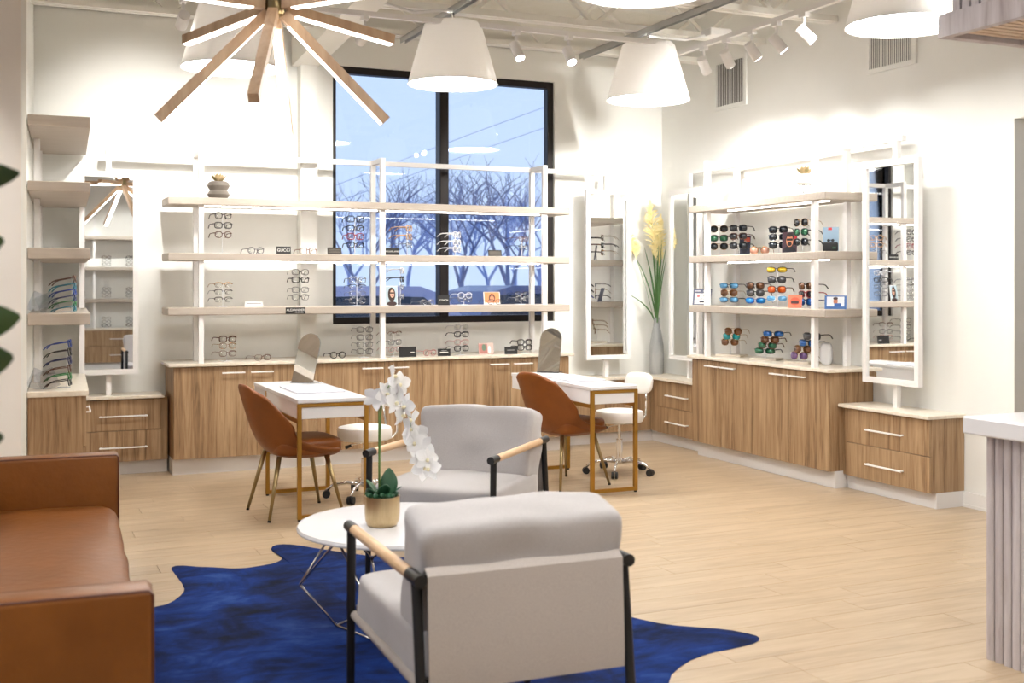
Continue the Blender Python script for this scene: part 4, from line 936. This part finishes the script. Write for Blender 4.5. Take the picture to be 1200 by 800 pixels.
# sign clipped to the shelf edge
a, b = onY(335, 331, 9.112)[0], onY(358, 331, 9.112)[0]
t_ = thing('shelf_edge_sign', 'black two-line brand plate hanging over the middle window shelf edge', 'sign', ((a+b)/2, 9.1165, 1.248)); hh = .052
obj('board', MB().box(-(b-a)/2, (b-a)/2, 0, .003, 0, hh), cmat((24, 22, 22)), t_)
for s_, dz, size, dx in (('ALEXANDER', .031, .026, 0), ('MCQUEEN', .012, .014, .03)):
    me = textmesh(s_, size); me.materials.append(cmat((230, 228, 224))); obj('lettering', me, None, t_, (dx, -.0005, dz), (R(90), 0, 0))
SK, HR = (214, 168, 142), (58, 38, 30)
x = onY(459, 331, 9.2)[0]
card('picture_card', 'portrait card of a long-haired woman in sunglasses on the middle window shelf', 'picture', (x, 9.2, MW+.001), R(-6), .105, .168, (232, 230, 226), (('r', 0, .5, .46, .47, (178, 196, 206)), ('e', .02, .56, .30, .36, HR), ('e', .02, .10, .40, .12, (60, 40, 38)), ('e', .06, .60, .17, .2, SK), ('r', .05, .64, .17, .035, (40, 30, 28)), ('e', .07, .50, .06, .02, (170, 70, 70))))
x = onY(580.5, 331, 9.26)[0]
card('picture_card', 'orange picture card of a face behind thin black eyeglasses', 'picture', (x, 9.33, MW+.001), R(0), .155, .112, (236, 232, 226), (('r', 0, .56, .46, .42, (226, 138, 88)), ('e', 0, .52, .2, .34, (96, 60, 44)), ('e', 0, .46, .13, .24, (196, 130, 96))))
x = onY(570, 331, 9.26)[0]
card('picture_card', 'pink picture card with a pale figure on the worktop', 'picture', (x, 9.26, BW+.001), R(0), .14, .10, (204, 178, 168), (('r', -.2, .5, .28, .4, (178, 120, 112)), ('e', -.15, .6, .14, .3, (110, 130, 110)), ('e', .22, .4, .1, .34, (236, 226, 220))))
def scard(px, base, X, rz, *args, **kw): q = onX(px, 331, X); return card(args[0], args[1], args[2], (X, q[1], base+.001), R(rz), *args[3:], **kw)
scard(872, UW, 5.72, -55, 'picture_card', 'dark blue poster card behind black sunglasses on upper side shelf', 'picture', .10, .165, (52, 58, 78), (('r', .2, .8, .25, .12, (206, 92, 70)), ('e', 0, .4, .3, .3, (36, 40, 54)), ('e', .05, .62, .14, .16, (176, 146, 126))))
scard(925, UW, 5.66, -50, 'picture_card', 'portrait card of a bearded man in dark sunglasses', 'picture', .115, .17, (66, 42, 54), (('r', .38, .75, .1, .22, (196, 52, 62)), ('e', 0, .12, .42, .22, (22, 22, 30)), ('e', 0, .60, .30, .34, (30, 24, 24)), ('e', 0, .58, .24, .28, (206, 138, 104)), ('r', 0, .64, .2, .05, (20, 18, 18)), ('e', 0, .44, .15, .1, (40, 28, 26)), ('e', 0, .87, .2, .1, (36, 28, 28))))
scard(973.5, UW, 5.62, -42, 'picture_card', 'pale blue backing card with tiny sunglasses behind the black case', 'picture', .115, .185, (158, 184, 206), (('r', -.05, .93, .12, .05, (214, 60, 60)), ('e', -.14, .45, .1, .06, (30, 36, 44)), ('e', .12, .45, .1, .06, (30, 36, 44)), ('r', 0, .47, .2, .012, (30, 36, 44))))
q = onX(972.5, 331, 5.57); t_ = thing('eyewear_case', 'black zipped eyewear case before the pale blue card', 'case', (5.575, q[1], UW), R(-42)); obj('case_body', MB().bbox(-.055, .055, -.02, .02, 0, .068, .012, 3), blackp_m, t_, auto=True); obj('badge', MB().box(.015, .04, -.0212, -.019, .02, .034), cmat((52, 84, 62)), t_)
scard(822, MW, 5.56, -50, 'leaflet_holder', 'grey leaflet board with four small product pictures by the corner upright', 'leaflet', .165, .145, (96, 100, 122), (('r', -.02, .62, .42, .0, (0, 0, 0)), ('r', -.2, .55, .19, .17, (232, 230, 228)), ('r', .2, .55, .19, .17, (232, 230, 228)), ('r', 0, .2, .39, .15, (232, 230, 228)), ('e', -.2, .55, .08, .09, (200, 110, 110)), ('r', .2, .56, .12, .05, (40, 40, 48)), ('r', .02, .2, .14, .06, (50, 50, 60)), ('r', -.25, .86, .14, .03, (214, 214, 220)), ('r', .2, .86, .16, .03, (214, 214, 220))), tilt=-16)
scard(931, MW, 5.56, -50, 'picture_card', 'orange product card before the four-pair stand on the middle side shelf', 'picture', .105, .105, (232, 120, 92), (('e', 0, .5, .34, .3, (206, 84, 58)), ('r', 0, .42, .28, .1, (60, 40, 40))), tilt=-18)
scard(979, MW, 5.58, -42, 'picture_card', 'blue-bordered product card at the end of the middle side shelf', 'picture', .155, .105, (60, 104, 168), (('r', 0, .55, .4, .36, (222, 226, 232)), ('e', .0, .58, .1, .26, (196, 120, 90)), ('r', .1, .3, .16, .12, (44, 90, 160)), ('e', 0, .78, .11, .1, (60, 40, 36))), tilt=-20)
q = onX(966, 331, 5.74); t_ = thing('display_egg', 'white rounded display shell behind the last sunglasses plate', 'display form', (5.76, q[1], BW), R(-70))
obj('shell_body', MB().cushion(.10, .05, .17, (0, 0, .085), e=3.2, n=8), acr_m, t_, smooth=True)

# ---------------------------------------------------------------- outdoors
struct('ground_outside', MB().box(-60, 90, YB+.25, 140, -.5, -.3), noisy('winter_ground', srgb(168, 176, 196), srgb(206, 214, 230), .4, .9))
tag(obj('road', MB().box(-60, 90, 20, 25, -.3, -.285), noisy('wet_asphalt', srgb(96, 100, 116), srgb(120, 126, 142), .7, .6)), 'grey street outside the window', 'road')
def car(label, loc, rz, rgb):
    c_ = thing('parked_car', label, 'car', loc, rz, 'cars outside'); pm_ = mat('car_paint_%d_%d_%d' % rgb, srgb(*rgb), .25, .3)
    prof = [(-2.2, .35), (-2.25, .8), (-2.05, 1.0), (-1.75, 1.15), (-1.45, 1.65), (-1.1, 1.74), (.35, 1.74), (.7, 1.62), (1.15, 1.12), (2.0, .98), (2.25, .75), (2.25, .35)]
    mm = MB().prism(prof, -.88, .88, 'y'); obj('body', mm, pm_, c_)
    gl = mat('car_glass', (.03, .04, .06), .1) if 'car_glass' not in MATS else MATS['car_glass']
    obj('side_window', MB().prism([(-1.55, 1.2), (-1.32, 1.6), (-.35, 1.62), (-.35, 1.18)], -.89, .89, 'y'), gl, c_); obj('side_window', MB().prism([(-.27, 1.18), (-.27, 1.62), (.4, 1.6), (.95, 1.15)], -.89, .89, 'y'), gl, c_)
    for x in (-1.4, 1.4):
        for y in (-.8, .8): obj('wheel', MB().tube([(x, y-.1, .33), (x, y+.1, .33)], .33, 20), blackp_m, c_)
    obj('tail_light', MB().box(-2.27, -2.2, .6, .85, .75, .95).box(-2.27, -2.2, -.85, -.6, .75, .95), colmat('tail', (170, 30, 34)), c_)
for label, lat, dep, rz, rgb in (('silver car parked outside beyond the left pane', -1.9, 15.6, 2, (168, 168, 196)), ('grey car parked outside beyond the mullion', .6, 19.2, 3, (112, 116, 146)), ('white car parked outside beyond the right pane', 4.6, 16.6, -2, (196, 202, 214)), ('dark blue car parked outside beyond the window edge', -7.6, 15.8, 0, (60, 70, 112))):
    x, y = rel(lat, dep); car(label, (x, y, -.29), R(rz), rgb)
def tree_mesh(seed, h):
    rnd = random.Random(seed); mm = MB()
    def grow(p, d, l, r, lv):
        q = p+d*l*.5+Vector((rnd.uniform(-.06, .06), rnd.uniform(-.06, .06), .03))*l; e_ = q+d*l*.5
        mm.tube([p, q, e_], [r, r*.82, r*.66], 4 if lv else 7, cap=False)
        if lv >= 6: return
        for k in range(3 if lv in (0, 1, 2) else 2):
            a = rnd.random()*6.28; sp = rnd.uniform(.35, .75); s_ = Vector((math.cos(a), math.sin(a), .15))
            grow(e_ if k else q.lerp(e_, .6), (d*(1-sp*.5)+s_*sp).normalized(), l*rnd.uniform(.62, .84), r*.62, lv+1)
    grow(Vector((0, 0, -.1)), Vector((0, 0, 1)), h*.24, h*.014, 0); return mm.mesh('tree', True)
TM = [tree_mesh(s, 8.0) for s in (3, 11, 23)]
for me in TM: me.materials.append(bark_m)
far_m = noisy('hazy_far_bark', srgb(150, 160, 195), srgb(172, 180, 212), 6, .95)  # distance haze is mixed into this paler bark colour
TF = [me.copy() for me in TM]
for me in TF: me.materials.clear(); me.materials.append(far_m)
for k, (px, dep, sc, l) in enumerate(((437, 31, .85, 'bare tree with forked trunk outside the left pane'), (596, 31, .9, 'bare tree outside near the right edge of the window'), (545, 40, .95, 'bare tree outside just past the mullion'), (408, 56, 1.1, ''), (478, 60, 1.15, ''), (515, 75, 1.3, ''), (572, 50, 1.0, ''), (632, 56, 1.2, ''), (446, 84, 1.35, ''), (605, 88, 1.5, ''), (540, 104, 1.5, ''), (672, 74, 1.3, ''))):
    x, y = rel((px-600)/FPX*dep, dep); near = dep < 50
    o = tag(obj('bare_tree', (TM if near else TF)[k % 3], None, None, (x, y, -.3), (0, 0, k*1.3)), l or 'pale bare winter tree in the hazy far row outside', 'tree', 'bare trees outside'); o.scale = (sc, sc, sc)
for k, (z0, z1) in enumerate(((6.0, 10.0), (5.4, 9.2))):
    x0, y0 = rel(-8, 42); x1, y1 = rel(6, 40)
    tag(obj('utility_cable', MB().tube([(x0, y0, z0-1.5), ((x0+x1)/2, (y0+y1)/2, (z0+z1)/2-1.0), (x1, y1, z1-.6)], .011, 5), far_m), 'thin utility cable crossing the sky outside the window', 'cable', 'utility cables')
